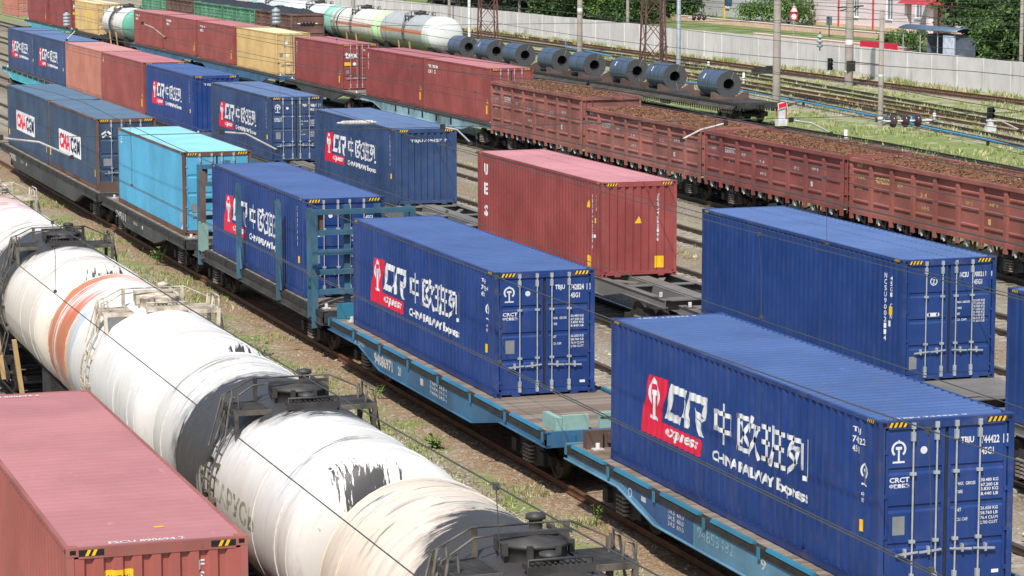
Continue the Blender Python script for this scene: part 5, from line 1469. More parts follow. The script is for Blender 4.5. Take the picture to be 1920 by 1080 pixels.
def weed(label, x, y, h, w, n, seed):
    r_ = random.Random(seed); root = thing('weed', label, 'weed', (x, y, GZ), 'weeds along the near strip')
    st = MB(); lf = MB()
    for _ in range(max(2, n//9)):
        a = r_.uniform(0, 6.28); tip = Vector((math.cos(a)*w*.5, math.sin(a)*w*.5, h*r_.uniform(.7,1)))
        st.tube([(0,0,0), tip*0.5+Vector((0,0,h*.1)), tip], 0.008, 4, 0)
        for k in range(9):
            f = r_.uniform(.2,1); p = tip*f; b = r_.uniform(0, 6.28); l = w*r_.uniform(.16,.30)
            d = Vector((math.cos(b), math.sin(b), r_.uniform(-.2,.6))).normalized()*l; q = Vector((-math.sin(b), math.cos(b), 0))*l*.28
            lf.add([p, p+d*.5-q, p+d, p+d*.5+q], [(0,1,2,3)], 0)
    st.build('stem', [M['weedleaf']], root); lf.build('leaves', [M['weedleaf']], root)
weed('bright green weed on the gravel just beyond the second tank wagon', 18.0, 75.5, 0.45, 0.55, 54, 1)
weed('tall feathery weed beside the bulkhead wagon', 19.2, 96.5, 0.8, 0.6, 54, 2)
weed('tall pale weed between the cream tank and the dark wagon', 18.2, 102.0, 1.0, 0.45, 54, 3)
weed('small leafy weed under the middle of the blue flat wagon', 19.1, 67.5, 0.45, 0.45, 36, 4)
weed('low spreading bright green weed by the beige tank', 18.7, 60.9, 0.32, 0.7, 63, 5)
weed('weed at the foot of the light blue wagon bogie', 19.3, 51.8, 0.5, 0.35, 36, 6)

# ------------------------------------------------------------------ concrete wall and the street behind it
def concrete(name, a, b, sc=1.0, stain=0.5):
    t = NT(name); v = t.coords(False)
    n = t.noise(v, 0.5*sc, 5, 0.6); c = t.mix(t.step(n, 0.3, 0.7), a, b)
    n2 = t.noise(t.scale(v, (3, 1.6, 0.25)), 1.0, 6, 0.65)
    c = t.mix(t.math('MULTIPLY', t.step(n2, 0.5, 0.75), stain), c, tuple(q*0.5 for q in a))
    pw = t.new('ShaderNodeTexWhiteNoise', noise_dimensions='1D'); t.put(pw.inputs['W'], t.math('FLOOR', t.math('MULTIPLY', t.sep(v)[1], 0.25)))
    c = t.mix(t.math('MULTIPLY', pw.outputs[0], 0.22), c, tuple(q*0.6 for q in a))
    n3 = t.noise(v, 5, 5); t.bump(n3, 0.2, 0.02)
    return t.done(c, 0.9)
M['wallconc'] = concrete('grey_wall_concrete', (0.64,0.63,0.62), (0.74,0.73,0.71))
M['poleconc'] = concrete('pole_concrete', (0.27,0.24,0.21), (0.36,0.32,0.28), 2.0, 0.4)
root = thing('concrete_wall', 'long grey concrete panel wall at the back of the yard', 'wall', (95.3, 0, 0))
ys_ = [100+4.0*k for k in range(84)]
p = MB(); rr = random.Random(5)
for i, y in enumerate(ys_):
    h = 2.22+rr.uniform(-.03,.03); dx = rr.uniform(-.015,.015)
    p.box(-0.09+dx, 0.09+dx, y+0.02, y+3.98, -0.4, h, 0)
p.build('wall_panels', [M['wallconc']], root)
p = MB()
for y in ys_: p.box(-0.14, 0.14, y-0.10, y+0.10, -0.4, 2.16, 0)
p.build('wall_posts', [M['wallconc']], root)
def street_mat():
    t = NT('verge_behind_wall'); v = t.coords(False); n = t.noise(v, 0.4, 5)
    c = t.mix(t.step(n, 0.4, 0.6), (0.11,0.165,0.045), (0.20,0.24,0.085))
    return t.done(c, 0.95)
M['verge'] = street_mat()
M['paving'] = flat('street_paving', (0.30,0.28,0.26), 0.9, var=0.2)
b = MB()
prof = [(95.45,1.1),(97,1.2),(99.4,1.25),(99.41,1.75),(105.9,1.95),(105.91,2.05),(130,2.3),(400,3.0)]
for i, ((xa, za), (xb, zb)) in enumerate(zip(prof, prof[1:])):
    b.add([(xa,60,za),(xb,60,zb),(xb,700,zb),(xa,700,za)], [(0,1,2,3)], 1 if i in (0, 1) else 0)
b.add([(95.45,60,-0.4),(95.45,60,1.1),(95.45,700,1.1),(95.45,700,-0.4)], [(0,1,2,3)], 1)
tag(b.build('terrain', [M['verge'], M['paving']]), 'raised street verge behind the concrete wall', None, None, 'structure')
M['peach'] = flat('peach_plaster', (0.74,0.50,0.38), 0.9, var=0.12)
M['pink'] = flat('pale_pink_plaster', (0.84,0.70,0.73), 0.9, var=0.04)
M['greywhite'] = flat('grey_white_plaster', (0.60,0.61,0.63), 0.9, var=0.08)
M['redpipe'] = flat('red_pipe_paint', (0.50,0.05,0.06), 0.5)
M['winframe'] = flat('white_window_frame', (0.80,0.82,0.83), 0.5, var=0.05)
M['glass'] = flat('window_glass', (0.22,0.26,0.30), 0.12, var=0.2)
for lb, xa, y0, y1, z0, z1 in (('low peach retaining wall below the pink building', 105.85, 205, 262, 1.7, 2.42), ('lower peach kerb wall just above the concrete wall', 99.35, 196, 226, 1.2, 2.02)):
    w = MB(); w.box(xa-0.15, xa+0.1, y0, y1, z0-0.4, z1, 0); w.box(xa-0.19, xa+0.14, y0-0.05, y1+0.05, z1, z1+0.06, 1)
    tag(w.build('retaining_wall', [M['peach'], M['pink']]), lb, 'retaining wall')
def building(label, x, y0, y1, z0, h, wall, wins, pipes, plinth=None, depth=12):
    root = thing('building', label, 'building', (x, y0, z0))
    L = y1-y0; w = MB()
    # facade with real window openings
    edges = [0.0]
    for a, b_, za, zb in wins: edges += [a, b_]
    edges.append(L)
    for i in range(0, len(edges), 2): w.box(0, 0.35, edges[i], edges[i+1], -0.5, h, 0)
    for a, b_, za, zb in wins:
        w.box(0, 0.35, a, b_, -0.5, za, 0); w.box(0, 0.35, a, b_, zb, h, 0)
    w.box(0.351, depth, 0, L, -0.5, h, 0)
    w.build('wall', [wall], root)
    rf = MB(); rf.prism([(-0.5,h),(depth+0.5,h),(depth/2,h+2.5)], 'y', -0.4, L+0.4, 0); rf.build('roof', [M['redpipe']], root)
    if plinth:
        p = MB(); p.box(-0.06, -0.002, 0, L, -0.5, 0.32, 0); p.build('plinth', [plinth], root)
    for a, b_, za, zb in wins:
        f = MB()
        for q0, q1, r0, r1 in ((a,a+.1,za,zb),(b_-.1,b_,za,zb),(a+.1,b_-.1,za,za+.1),(a+.1,b_-.1,zb-.1,zb),((a+b_)/2-.04,(a+b_)/2+.04,za+.1,zb-.1)): f.box(0.10, 0.18, q0, q1, r0, r1, 0)
        f.box(-0.10, 0.1, a-0.06, b_+0.06, za-0.07, za-0.003, 0)
        fo = f.build('window', [M['winframe']], root)
        g_ = MB(); g_.box(0.135, 0.15, a+.1, b_-.1, za+.1, zb-.1, 0); g_.build('pane', [M['glass']], fo)
    for a in pipes:
        q = MB(); q.tube([(-0.14,a,0.0),(-0.14,a,h)], 0.075, 8, 0); q.build('downpipe', [M['redpipe']], root)
    return root
PB = building('pale pink building with red downpipes behind the wall', 112, 206, 243.0, 2.12, 8, M['pink'], [(6.0,7.3,1.3,3.2),(12.5,13.8,1.3,3.2),(18.2,19.5,1.0,3.0),(25.2,26.4,1.0,3.0)], [9.0,21.9,29.2], M['peach'])
pc = MB(); pc.prism([(-3.2,2.75),(0.0,2.75),(0.0,3.75),(-1.6,3.75)], 'y', 5.2, 11.0, 0); pc.build('porch_roof', [M['redpipe']], PB)
pc = MB()
for yy in (5.9, 10.0): pc.box(-2.7, -2.25, yy, yy+0.45, -0.4, 2.75, 0)
pc.build('porch_column', [M['pink']], PB)
building('grey white building with narrow windows left of the pink one', 112.5, 243.6, 285, 2.12, 8, M['greywhite'], [(1.0,2.3,0.7,2.9),(8.8,10.0,0.9,2.8),(13.0,14.2,0.9,2.8),(19.0,20.2,0.9,2.8)], [7.0])
building('pale building far back at the top, behind the gas tanks', 103, 318, 404, 1.6, 7, M['greywhite'], [(8,9.5,1.6,3.4),(22,23.5,1.6,3.4),(40,41.5,1.6,3.4),(60,61.5,1.6,3.4)], [])
# bus shelter
M['shelterblue'] = flat('shelter_blue_grey', (0.14,0.21,0.27), 0.35, 0.3); M['sheltergl'] = flat('shelter_panel', (0.13,0.16,0.21), 0.3, var=0.2); M['poster'] = flat('pale_poster', (0.62,0.70,0.80), 0.5, var=0.2)
sh = thing('bus_shelter', 'blue grey bus shelter with a curved roof behind the wall', 'bus shelter', (98.6, 186.0, 1.2))
r_ = MB(); n = 10; vs = []
for k in range(n+1):
    a = -1 + 2*k/n; xx = 1.05*a+0.5; zz = 2.72 - 0.42*(a*0.9+0.1)**2
    vs += [(xx, -0.3, zz), (xx, 9.2, zz), (xx, -0.3, zz+0.06), (xx, 9.2, zz+0.06)]
fs = []
for k in range(n): o = 4*k; fs += [(o,o+4,o+5,o+1),(o+2,o+3,o+7,o+6),(o,o+2,o+6,o+4),(o+1,o+5,o+7,o+3)]
fs += [(0,1,3,2),(4*n,4*n+2,4*n+3,4*n+1)]
r_.add(vs, fs, 0, True); r_.build('shelter_roof', [M['shelterblue']], sh)
for yy in (0.1, 2.9, 5.8, 8.7):
    q = MB(); q.tube([(-0.35,yy,-0.1),(-0.35,yy,2.4)], 0.05, 8, 0); q.build('post', [M['galv']], sh)
q = MB(); q.box(1.35, 1.40, 0.1, 5.0, 0.1, 2.2, 0); q.box(-0.2, 1.34, 4.9, 4.95, 0.1, 2.2, 0); q.box(-0.25, 1.34, 0.1, 0.15, 0.1, 2.25, 0); q.build('back_panel', [M['sheltergl']], sh)
q = MB(); q.box(-0.42, -0.36, 0.2, 1.9, 0.35, 2.2, 0); q.build('poster_panel', [M['poster']], sh)
q = MB(); q.box(0.9, 1.25, 0.6, 4.5, 0.4, 0.48, 0); q.box(1.0, 1.1, 0.9, 1.0, 0, 0.4, 0); q.box(1.0, 1.1, 4.0, 4.1, 0, 0.4, 0); q.build('bench', [M['brown']], sh)
bn = MB(); bn.box(-0.04, 0.04, 0, 6.6, 0.95, 1.75, 0)
for yy in (0.2, 3.3, 6.4): bn.box(0.041, 0.10, yy-0.04, yy+0.04, 0, 1.7, 1)
bn.add([(-0.045,0.7,1.2),(-0.045,1.3,1.05),(-0.045,1.7,1.2),(-0.045,1.3,1.32)], [(0,1,2,3)], 2)
tag(bn.build('banner', [M['redlogo'], M['galv'], M['yellow']], None, (97.7, 194.6, 0.7)), 'long red banner above the wall left of the bus shelter', 'banner')

# ------------------------------------------------------------------ trees and shrubs
LEAFD = [flat('leaf_shade', (0.016,0.034,0.016), 0.8, var=0.4), flat('leaf_shade_green', (0.03,0.062,0.022), 0.8, var=0.4), flat('leaf_shade_light', (0.06,0.105,0.03), 0.8, var=0.3)]  # the grove's shade is painted into these darker leaf colours
LEAF = [flat('leaf_deep', (0.04,0.09,0.02), 0.7, var=0.35), flat('leaf_mid', (0.075,0.155,0.03), 0.7, var=0.35), flat('leaf_light', (0.14,0.24,0.05), 0.7, var=0.3)]
M['bark_tree'] = flat('tree_bark', (0.10,0.08,0.065), 0.95, var=0.3, scale=8)
def crown_mb(seed, rx, rz, zc, nclump, nleaf, ls, shell=0.45, mats=(0,0,1,1,2)):
    r_ = random.Random(seed); m = MB()
    lob = [(r_.uniform(0,6.28), r_.uniform(-.6,.9), r_.uniform(.55,.95)) for _ in range(9)]
    for _ in range(nclump):
        if r_.random() < 0.75:
            a, e, q = r_.choice(lob); cx = rx*q*0.72*math.cos(a); cy = rx*q*0.72*math.sin(a); cz = zc + rz*e*0.75
            d = Vector((r_.gauss(0,1), r_.gauss(0,1), r_.gauss(0,1))).normalized()*r_.uniform(.2,.42)*rx
            cx += d.x; cy += d.y; cz += d.z*rz/rx
        else:
            d = Vector((r_.gauss(0,1), r_.gauss(0,1), r_.gauss(0,1))).normalized()*r_.uniform(shell,1.0)
            cx, cy, cz = d.x*rx, d.y*rx, zc+d.z*rz
        cr = r_.uniform(.28,.55); mi = r_.choice(mats)
        for _ in range(nleaf):
            p = Vector((cx+r_.gauss(0,cr), cy+r_.gauss(0,cr), cz+r_.gauss(0,cr*.7)))
            n = Vector((r_.gauss(0,1), r_.gauss(0,1), r_.gauss(0.6,1))).normalized(); t_ = n.orthogonal().normalized(); b_ = n.cross(t_)
            an = r_.uniform(0,6.28); t2 = t_*math.cos(an)+b_*math.sin(an); b2 = n.cross(t2); l = ls*r_.uniform(.6,1.3); w = l*.55
            m.add([p-t2*l, p+b2*w, p+t2*l, p-b2*w], [(0,1,2,3)], mi if r_.random() < 0.75 else r_.choice((0,1,2)))
    return m
def trunk_mb(seed, h, r0, rx, zc):
    r_ = random.Random(seed); m = MB()
    pts = [(0,0,-0.3),(r_.uniform(-.1,.1),r_.uniform(-.1,.1),h*.35),(r_.uniform(-.25,.25),r_.uniform(-.25,.25),h*.7),(r_.uniform(-.3,.3),r_.uniform(-.3,.3),h)]
    m.tube(pts, [r0*1.2,r0,r0*.6,r0*.2], 9, 0)
    for k in range(7):
        f = r_.uniform(.35,.8); a = r_.uniform(0,6.28); b = Vector(pts[1]).lerp(Vector(pts[3]), f); l = rx*r_.uniform(.5,.85)
        m.tube([b, b+Vector((math.cos(a)*l*.5, math.sin(a)*l*.5, l*.35)), b+Vector((math.cos(a)*l, math.sin(a)*l, l*.8))], [r0*.4,r0*.25,r0*.08], 6, 0)
    return m
PROTO = {}
def tree(kind, label, x, y, z, sc=1.0, rz=0.0, name='broadleaf_tree', cat='tree', group='trees behind the concrete wall'):
    if kind not in PROTO:
        if kind == 'low': p = (crown_mb(21, 3.4, 3.5, 3.9, 210, 38, .20, .3), trunk_mb(1, 6.5, .22, 3.2, 4.2))
        elif kind == 'high': p = (crown_mb(33, 4.0, 3.6, 5.4, 230, 38, .21, .3, mats=(0,0,0,1,2)), trunk_mb(2, 8.5, .32, 3.6, 6))
        elif kind == 'dense': p = (crown_mb(45, 3.6, 3.9, 3.7, 300, 38, .19, .2, (0,0,0,1,1)), trunk_mb(3, 7, .25, 3.0, 4))
        elif kind == 'dark': p = (crown_mb(57, 4.0, 4.4, 4.0, 260, 34, .24, .15, (0,0,0,0,1)), trunk_mb(4, 9, .35, 3.6, 6))
        else: p = (crown_mb(69, 1.35, 0.85, 1.0, 46, 34, .12, .2, (1,1,2,2,0)), trunk_mb(5, 1.2, .05, 1.0, 1))
        PROTO[kind] = [p, None, None]
    root = thing(name, label, cat, (x, y, z), group, rz); root.scale = (sc, sc, sc)
    P = PROTO[kind]
    if P[1] is None:
        P[1] = P[0][0].build('crown', LEAFD if kind == 'dark' else LEAF, root).data; P[2] = P[0][1].build('trunk', [M['bark_tree']], root).data
    else: link('crown', P[1], root); link('trunk', P[2], root)
SHR = 'shrubs in front of the buildings'
tree('high', 'open leafy tree with a dark trunk in front of the pink building', 103.5, 193.0, 1.5, 1.0, 0.4)
tree('high', 'leafy tree just right of the bus shelter', 103.2, 187.0, 1.4, 0.9, 2.2)
tree('dense', 'dense dark green tree at the right edge behind the wall', 101.6, 177.8, 1.2, 0.95, 1.0)
tree('dense', 'dense dark tree half cut off by the right edge', 103.5, 171.5, 1.2, 1.1, 3.0)
tree('low', 'low-branched green tree leaning over the wall right of the bus shelter', 100.3, 182.0, 1.1, 0.72, 5.1)
tree('dense', 'dark tree filling the gap behind the leaning one', 106.5, 182.5, 1.5, 1.15, 2.1)
tree('dense', 'small dense tree just behind the right end of the bus shelter', 102.0, 187.6, 1.1, 0.75, 0.9)
tree('high', 'leafy tree reaching over the bus shelter roof', 105.5, 192.0, 1.5, 0.95, 5.2)
tree('dense', 'dense green tree left of the grey white building', 107, 263.5, 1.6, 1.05, 0.2)
tree('dense', 'wide dark green tree behind the grey metal pole', 99.6, 256.0, 0.9, 0.75, 1.7)
tree('low', 'bright green tree behind the right lattice mast', 99.4, 263.5, 1.1, 1.0, 2.6)
tree('low', 'bright green tree by the thin post on the wall', 99.2, 271.0, 1.1, 1.0, 4.0)
tree('dense', 'bushy green tree right of the dark grove', 100.0, 278.5, 1.1, 1.1, 5.0)
tree('low', 'green tree at the back of the bright group', 108, 271, 1.4, 1.2, 1.0)
for i, (tx, ty, ts, lb) in enumerate(((102.5,287,1.0,'tall dark tree at the near end of the shady grove'),(103.5,294,1.05,'tall dark tree just left of the white-patched concrete pole'),(102.8,301,1.0,'tall dark tree in the middle of the shady grove'),(103.6,308.5,1.05,'tall dark tree behind the left lattice mast'),
        (102.6,316,1.0,'tall dark tree right of the white post'),(103.5,323.5,1.05,'tall dark tree behind the white post'),(108,290,1.3,'dark tree deep in the grove behind the wall'),(109,303,1.3,'dark tree at the back of the grove behind the mast'),(109,317,1.3,'dark tree at the back of the grove near the pale far building'))):
    tree('dark', lb, tx-2.6, ty, 1.0, ts, i*1.3)
tree('low', 'light green tree far back beside the gas tanks', 99.5, 345, 1.1, 1.0, 2.0)
tree('low', 'light green tree farthest back at the top of the photo', 99.5, 398, 1.1, 1.0, 3.0)
tree('shrub', 'round shrub left of the flower bed by the grey white building', 110.6, 252.8, 2.1, 1.0, 0, 'shrub', 'shrub', SHR)
tree('shrub', 'wide shrub in the middle of the flower bed by the grey white building', 110.2, 247.3, 2.1, 1.3, 1, 'shrub', 'shrub', SHR)
tree('shrub', 'tall shrub behind the round road sign', 109.5, 241.0, 2.1, 1.45, 2, 'shrub', 'shrub', SHR)
tree('shrub', 'bright shrub left of the bus shelter above the red banner', 100.6, 197.6, 1.7, 0.9, 4, 'shrub', 'shrub', SHR)
tree('shrub', 'small shrub beside the pillar of the pink building', 101.0, 202.2, 1.7, 0.7, 5, 'shrub', 'shrub', SHR)

# ------------------------------------------------------------------ poles, masts and signals
M['polewhite'] = flat('white_pole_paint', (0.66,0.68,0.70), 0.5, var=0.12)
M['polesteel'] = flat('galvanised_pole', (0.38,0.43,0.47), 0.45, 0.3, var=0.12)
M['latred'] = paint('mast_red_brown_paint', (0.13,0.055,0.048), 0.65, 0.25, 0.3, 0.35, 0.2)
M['porcelain'] = flat('brown_porcelain', (0.065,0.035,0.035), 0.2, var=0.2)
M['glassins'] = flat('grey_glass_insulator', (0.33,0.38,0.40), 0.2, var=0.15)
M['armgrey'] = flat('pale_arm_paint', (0.52,0.50,0.47), 0.55, var=0.2)
def pole(label, x, y, h, r0, r1, mat, z=GZ-0.1, bands=(), extra=None, name='concrete_pole'):
    root = thing(name, label, 'pole', (x, y, z), 'poles of the yard')
    m = MB(); m.lathe([(r0,0),(r1,h),(0.001,h+0.02)], (0,0,0), 'z', 16, 0); m.build('shaft', [mat], root)
    for zb, hb in bands:
        b = MB(); rr_ = r0+(r1-r0)*zb/h+0.006; b.lathe([(rr_,zb),(rr_,zb+hb)], (0,0,0), 'z', 16, 0); b.build('band', [M['white']], root)
    if extra: extra(root)
    return root
pole('tall concrete pole standing behind the red signal board', 73.9, 164.6, 14, 0.27, 0.20, M['poleconc'])
pole('shorter concrete pole with a flat top and a white band near its foot', 73.7, 148.9, 7.1, 0.17, 0.14, M['poleconc'], bands=((0.55,0.14),(3.1,0.14)))
def brk(root):
    m = MB()
    m.beam((-1.0,0,5.95), (1.1,0,6.05), 0.10, 0.10, 0); m.beam((-0.8,0,5.7), (0.5,0,6.0), 0.08, 0.08, 0); m.beam((0.8,0,6.05), (0.1,0,5.4), 0.06, 0.06, 0)
    m.build('bracket', [M['dark']], root); m = MB()
    m.box(-0.35, 0.35, -0.36, -0.29, 1.2, 2.0, 0); m.beam((0.2,-0.3,1.9), (2.6,-0.3,1.65), 0.07, 0.07, 0); m.build('switch_box', [M['dark']], root)
pole('thick concrete pole with a dark bracket and a white band near the wall', 89.4, 186.0, 15, 0.33, 0.26, M['poleconc'], bands=((1.15,0.12),(3.2,0.35)), extra=brk)
pole('concrete pole with a white patch in front of the dark grove', 87.0, 238.0, 14, 0.26, 0.20, M['poleconc'], bands=((4.05,0.3),))
pole('smooth grey metal pole beside the right lattice mast', 86.9, 213.6, 14, 0.20, 0.16, M['polesteel'], name='metal_pole')
pole('concrete pole tight behind the right lattice mast', 86.4, 216.2, 14, 0.20, 0.16, M['poleconc'])
pole('white painted pole left of the left lattice mast', 87.9, 274.2, 14, 0.16, 0.13, M['polewhite'], name='metal_pole')
pole('concrete pole rising beside the gas tanks', 73.6, 268.0, 14, 0.24, 0.20, M['poleconc'])
pole('thin grey pole behind the pale end of the gas tank', 94.4, 302.0, 12, 0.17, 0.14, M['poleconc'])
pole('thin concrete pole behind the wall near the left lattice mast', 97.1, 284.9, 12, 0.15, 0.12, M['poleconc'], 1.0)
pole('thin concrete pole behind the wall among the bright trees', 97.0, 251.7, 12, 0.16, 0.13, M['poleconc'], 1.0)
pole('concrete lamp pole behind the wall at the right edge', 97.6, 174.8, 10, 0.15, 0.12, M['poleconc'], 1.0)
def lattice(label, x, y, h=15, w=1.9, w2=1.0):
    root = thing('lattice_mast', label, 'mast', (x, y, GZ), 'lattice masts')
    l = MB()
    for sx in (-1, 1):
        for sy in (-1, 1): l.beam((sx*w/2, sy*w/2*.6, -0.3), (sx*w2/2, sy*w2/2*.6, h), 0.13, 0.13, 0)
    l.build('leg', [M['latred']], root)['kind'] = 'thing'
    b = MB(); n = 7
    for i in range(n):
        za, zb = h*i/n, h*(i+1)/n; wa, wb = w+(w2-w)*i/n, w+(w2-w)*(i+1)/n
        s = 1 if i % 2 else -1
        for sy in (-1, 1):
            b.beam((-s*wa/2, sy*wa*.3, za), (s*wb/2, sy*wb*.3, zb), 0.07, 0.05, 0); b.beam((s*wa/2, sy*wa*.3, za), (-s*wb/2, sy*wb*.3, zb), 0.07, 0.05, 0)
        for sx in (-1, 1): b.beam((sx*wa/2, -s*wa*.3, za), (sx*wb/2, s*wb*.3, zb), 0.07, 0.05, 0)
    b.build('bracing', [M['latred']], root)
    f = MB(); f.box(-w/2-.3, w/2+.3, -w*.3-.3, w*.3+.3, -0.2, 0.12, 0); f.build('footing', [M['poleconc']], root)
lattice('red brown lattice mast left of the concrete pole, above the coils', 88.1, 268.6)
lattice('red brown lattice mast beside the grey metal pole', 85.2, 215.1, w=2.0)

def shunt_post(label, x, y, h=0.55, base=True):
    root = thing('marker_post', label, 'marker post', (x, y, GZ), 'white marker posts by the points')
    m = MB(); m.lathe([(0.10,0),(0.10,h),(0.001,h+.03)], (0,0,0), 'z', 12, 0); m.build('post', [M['polewhite']], root)
    for k in range(2):
        m = MB(); m.lathe([(0.103,0.16+0.19*k),(0.103,0.23+0.19*k)], (0,0,0), 'z', 12, 0); m.build('stripe', [M['black']], root)
    if base:
        m = MB(); m.box(-0.55, 0.55, -0.18, 0.18, 0, 0.07, 0); m.build('base_plate', [M['polewhite']], root)
shunt_post('white marker post on a plate right of the grey metal pole', 89.0, 212.1)
shunt_post('white marker post just right of the front coil', 83.3, 191.6, 0.8, False)
shunt_post('white marker post on a flat plate between the oily rails', 78.0, 150.2, 0.62)
shunt_post('black and white marker post above the gondola with bark', 66.3, 138.2, 0.75, False)
def dwarf(label, x, y, lamps, h=0.8):
    root = thing('dwarf_signal', label, 'signal', (x, y, GZ), 'low shunting signals')
    b = MB(); b.box(-0.28, 0.28, -0.2, 0.2, 0, h*0.45, 0); b.box(-0.14, 0.14, -0.12, 0.12, h*.45, h, 0); b.build('plinth', [M['polewhite']], root)
    hd = MB(); hd.box(-0.17, 0.17, -0.10, 0.14, h, h+0.30*lamps+0.06, 0)
    for k in range(lamps):
        zc = h+0.18+0.30*k
        hd.tube([(0,-0.10,zc),(0,-0.34,zc)], 0.12, 12, 0, caps=False)
    hd.build('head', [M['black']], root)
    for k in range(lamps):
        ln = MB(); ln.lathe([(0.001,0),(0.085,0.001)], (0,-0.105,h+0.18+0.30*k), 'y', 12, 0); ln.build('lens', [M['glass']], root)
dwarf('small black headed signal on a white base at the right edge', 78.1, 143.3, 2, 0.75)
dwarf('three lamp dwarf signal against the concrete wall', 94.6, 200.3, 3, 0.35)
sg = thing('board_signal', 'white signal post with a tilted red board on top', 'signal', (67.1, 148.7, GZ))
m = MB(); m.box(-0.30, 0.30, -0.25, 0.25, 0, 0.22, 0); m.build('plinth', [M['black']], sg)
m = MB(); m.box(-0.30, 0.30, -0.22, 0.22, 0.22, 0.62, 0); m.box(-0.20, 0.20, -0.14, 0.14, 0.62, 1.22, 0); m.box(-0.31, 0.31, -0.23, 0.23, 0.20, 0.235, 1); m.build('cabinet', [M['polewhite'], M['yellow']], sg)
m = MB(); m.tube([(0.27,-0.1,0.3),(0.27,-0.1,1.25)], 0.035, 8, 0); m.tube([(-0.24,0.05,0.5),(-0.24,0.05,1.2)], 0.03, 8, 0); m.build('conduit', [M['redpipe']], sg)
m = MB(); q = Matrix.Translation((0,-0.15,1.42)) @ Matrix.Rotation(R(12), 4, 'Y').inverted()
for (x0,x1,z0,z1,y0,mi) in ((-0.30,0.30,-0.20,0.20,0.0,0),(-0.25,0.25,-0.15,0.15,-0.032,1)):
    v_ = [q @ Vector(p) for p in ((x0,y0-.03,z0),(x1,y0-.03,z0),(x1,y0-.03,z1),(x0,y0-.03,z1),(x0,y0,z0),(x1,y0,z0),(x1,y0,z1),(x0,y0,z1))]
    m.add(v_, [(0,1,2,3),(7,6,5,4),(0,4,5,1),(1,5,6,2),(2,6,7,3),(3,7,4,0)], mi)
v_ = [q @ Vector(p) for p in ((-0.20,-.065,-0.14),(0.20,-.065,-0.14),(0.20,-.065,-0.11),(-0.20,-.065,-0.11))]; m.add(v_, [(0,1,2,3)], 0)
m.build('board', [M['white'], M['redlogo']], sg)
# road signs behind the wall
rs = thing('road_sign', 'road sign post with a triangle above a round red-rimmed sign behind the wall', 'road sign', (97.5, 213.8, 1.1))
m = MB(); m.tube([(0,0,-0.2),(0,0,4.0)], 0.045, 8, 0); m.build('post', [M['galv']], rs)
m = MB(); m.lathe([(0.001,0),(0.32,0.001)], (0,-0.07,2.85), 'y', 24, 0, False); m.lathe([(0.24,0),(0.36,0.001)], (0,-0.08,2.85), 'y', 24, 1, False); m.lathe([(0.001,0.02),(0.36,0.021)], (0,-0.06,2.85), 'y', 24, 0, False); m.build('round_plate', [M['white'], M['redlogo']], rs)
m = MB()
for r_, yy, mi in ((0.46,-0.06,1),(0.37,-0.072,0)): m.prism([(-r_*.87,3.45-r_*.5),(r_*.87,3.45-r_*.5),(0,3.45+r_)], 'y', yy-.008, yy, mi)
m.build('triangle_plate', [M['white'], M['redlogo']], rs)
nb = thing('notice_board', 'yellow post with a blue notice board left of the grey white building', 'notice board', (109.6, 257.2, 2.05))
m = MB(); m.box(-0.07, 0.07, -0.07, 0.07, -0.2, 3.2, 0); m.build('post', [M['yellow']], nb)
m = MB(); m.box(-0.04, 0.04, -1.9, -0.1, 1.4, 3.0, 0); m.box(-0.045, -0.0401, -1.7, -0.9, 1.7, 2.8, 1); m.build('board', [M['navyblue'], M['shelterblue']], nb)
mb = MB(); mb.tube([(0,0,-0.2),(0,0,1.0)], 0.05, 8, 1); mb.box(-0.12, 0.12, -0.32, 0.32, 1.0, 1.75, 0); mb.box(-0.121, -0.119, -0.2, 0.1, 1.55, 1.7, 2)
tag(mb.build('cabinet_box', [M['shelterblue'], M['dark'], M['black']], None, (104, 220.5, 1.9)), 'small pale box on a post in the grass before the pink building', 'cabinet')
bx = MB(); bx.box(-0.9, 0.9, -0.4, 0.4, 0, 0.45, 0); bx.box(0.35, 0.95, -0.42, 0.42, 0.451, 0.62, 0); bx.tube([(-0.8,0,0.5),(-0.2,0,0.5)], 0.1, 8, 0)
tag(bx.build('point_machine', [M['dark']], None, (90.0, 203.0, GZ)), 'dark point machine box beside the rusty track', 'point machine')
bx = MB(); bx.box(-0.9, 0.9, -0.28, 0.28, 0, 0.30, 0); bx.box(-0.3, 0.3, -0.3, 0.3, 0.301, 0.36, 0)
tag(bx.build('trough_box', [M['polewhite']], None, (64.6, 151.6, GZ)), 'low white box just behind the gondola row near the red signal board', 'box')
# blue pipe laid along the grass
M['bluepipe'] = flat('blue_pipe_paint', (0.055,0.30,0.55), 0.45, var=0.2)
bp = thing('pipeline', 'thin bright blue pipe running along the grass', 'pipe', (0,0,GZ))
m = MB(); m.tube([(77.9,190,.35),(77.3,179,.38),(76.5,166,.35),(75.0,152,.38),(73.9,143,.34),(72.9,134,.35),(71.6,127,.35),(69.8,115,.35),(67.5,100,.35)], 0.055, 8, 0); m.build('pipe', [M['bluepipe']], bp)
m = MB()
for a, b in ((77.3,179),(76.5,166),(75.0,152),(72.9,134),(71.6,127),(69.8,115)): m.box(a-.07, a+.07, b-.07, b+.07, -0.1, 0.29, 0)
m.build('support', [M['dark']], bp)
m = MB(); m.tube([(74.3,146.0,.22),(74.3,146.0,.8),(74.8,146.4,.8)], 0.06, 8, 0); m.cyl((74.3,146,.45), .12, .15, 'z', 12, 0); m.build('valve', [M['bluepipe']], bp)
bp = thing('pipeline', 'short blue pipe behind the coils near the wall', 'pipe', (0,0,GZ))
m = MB(); m.tube([(88.5,246,.3),(87.5,236,.3),(86.3,228,.3)], 0.07, 8, 0); m.tube([(88.5,246,.3),(88.5,246,.9)], .06, 8, 0); m.build('pipe', [M['bluepipe']], bp)

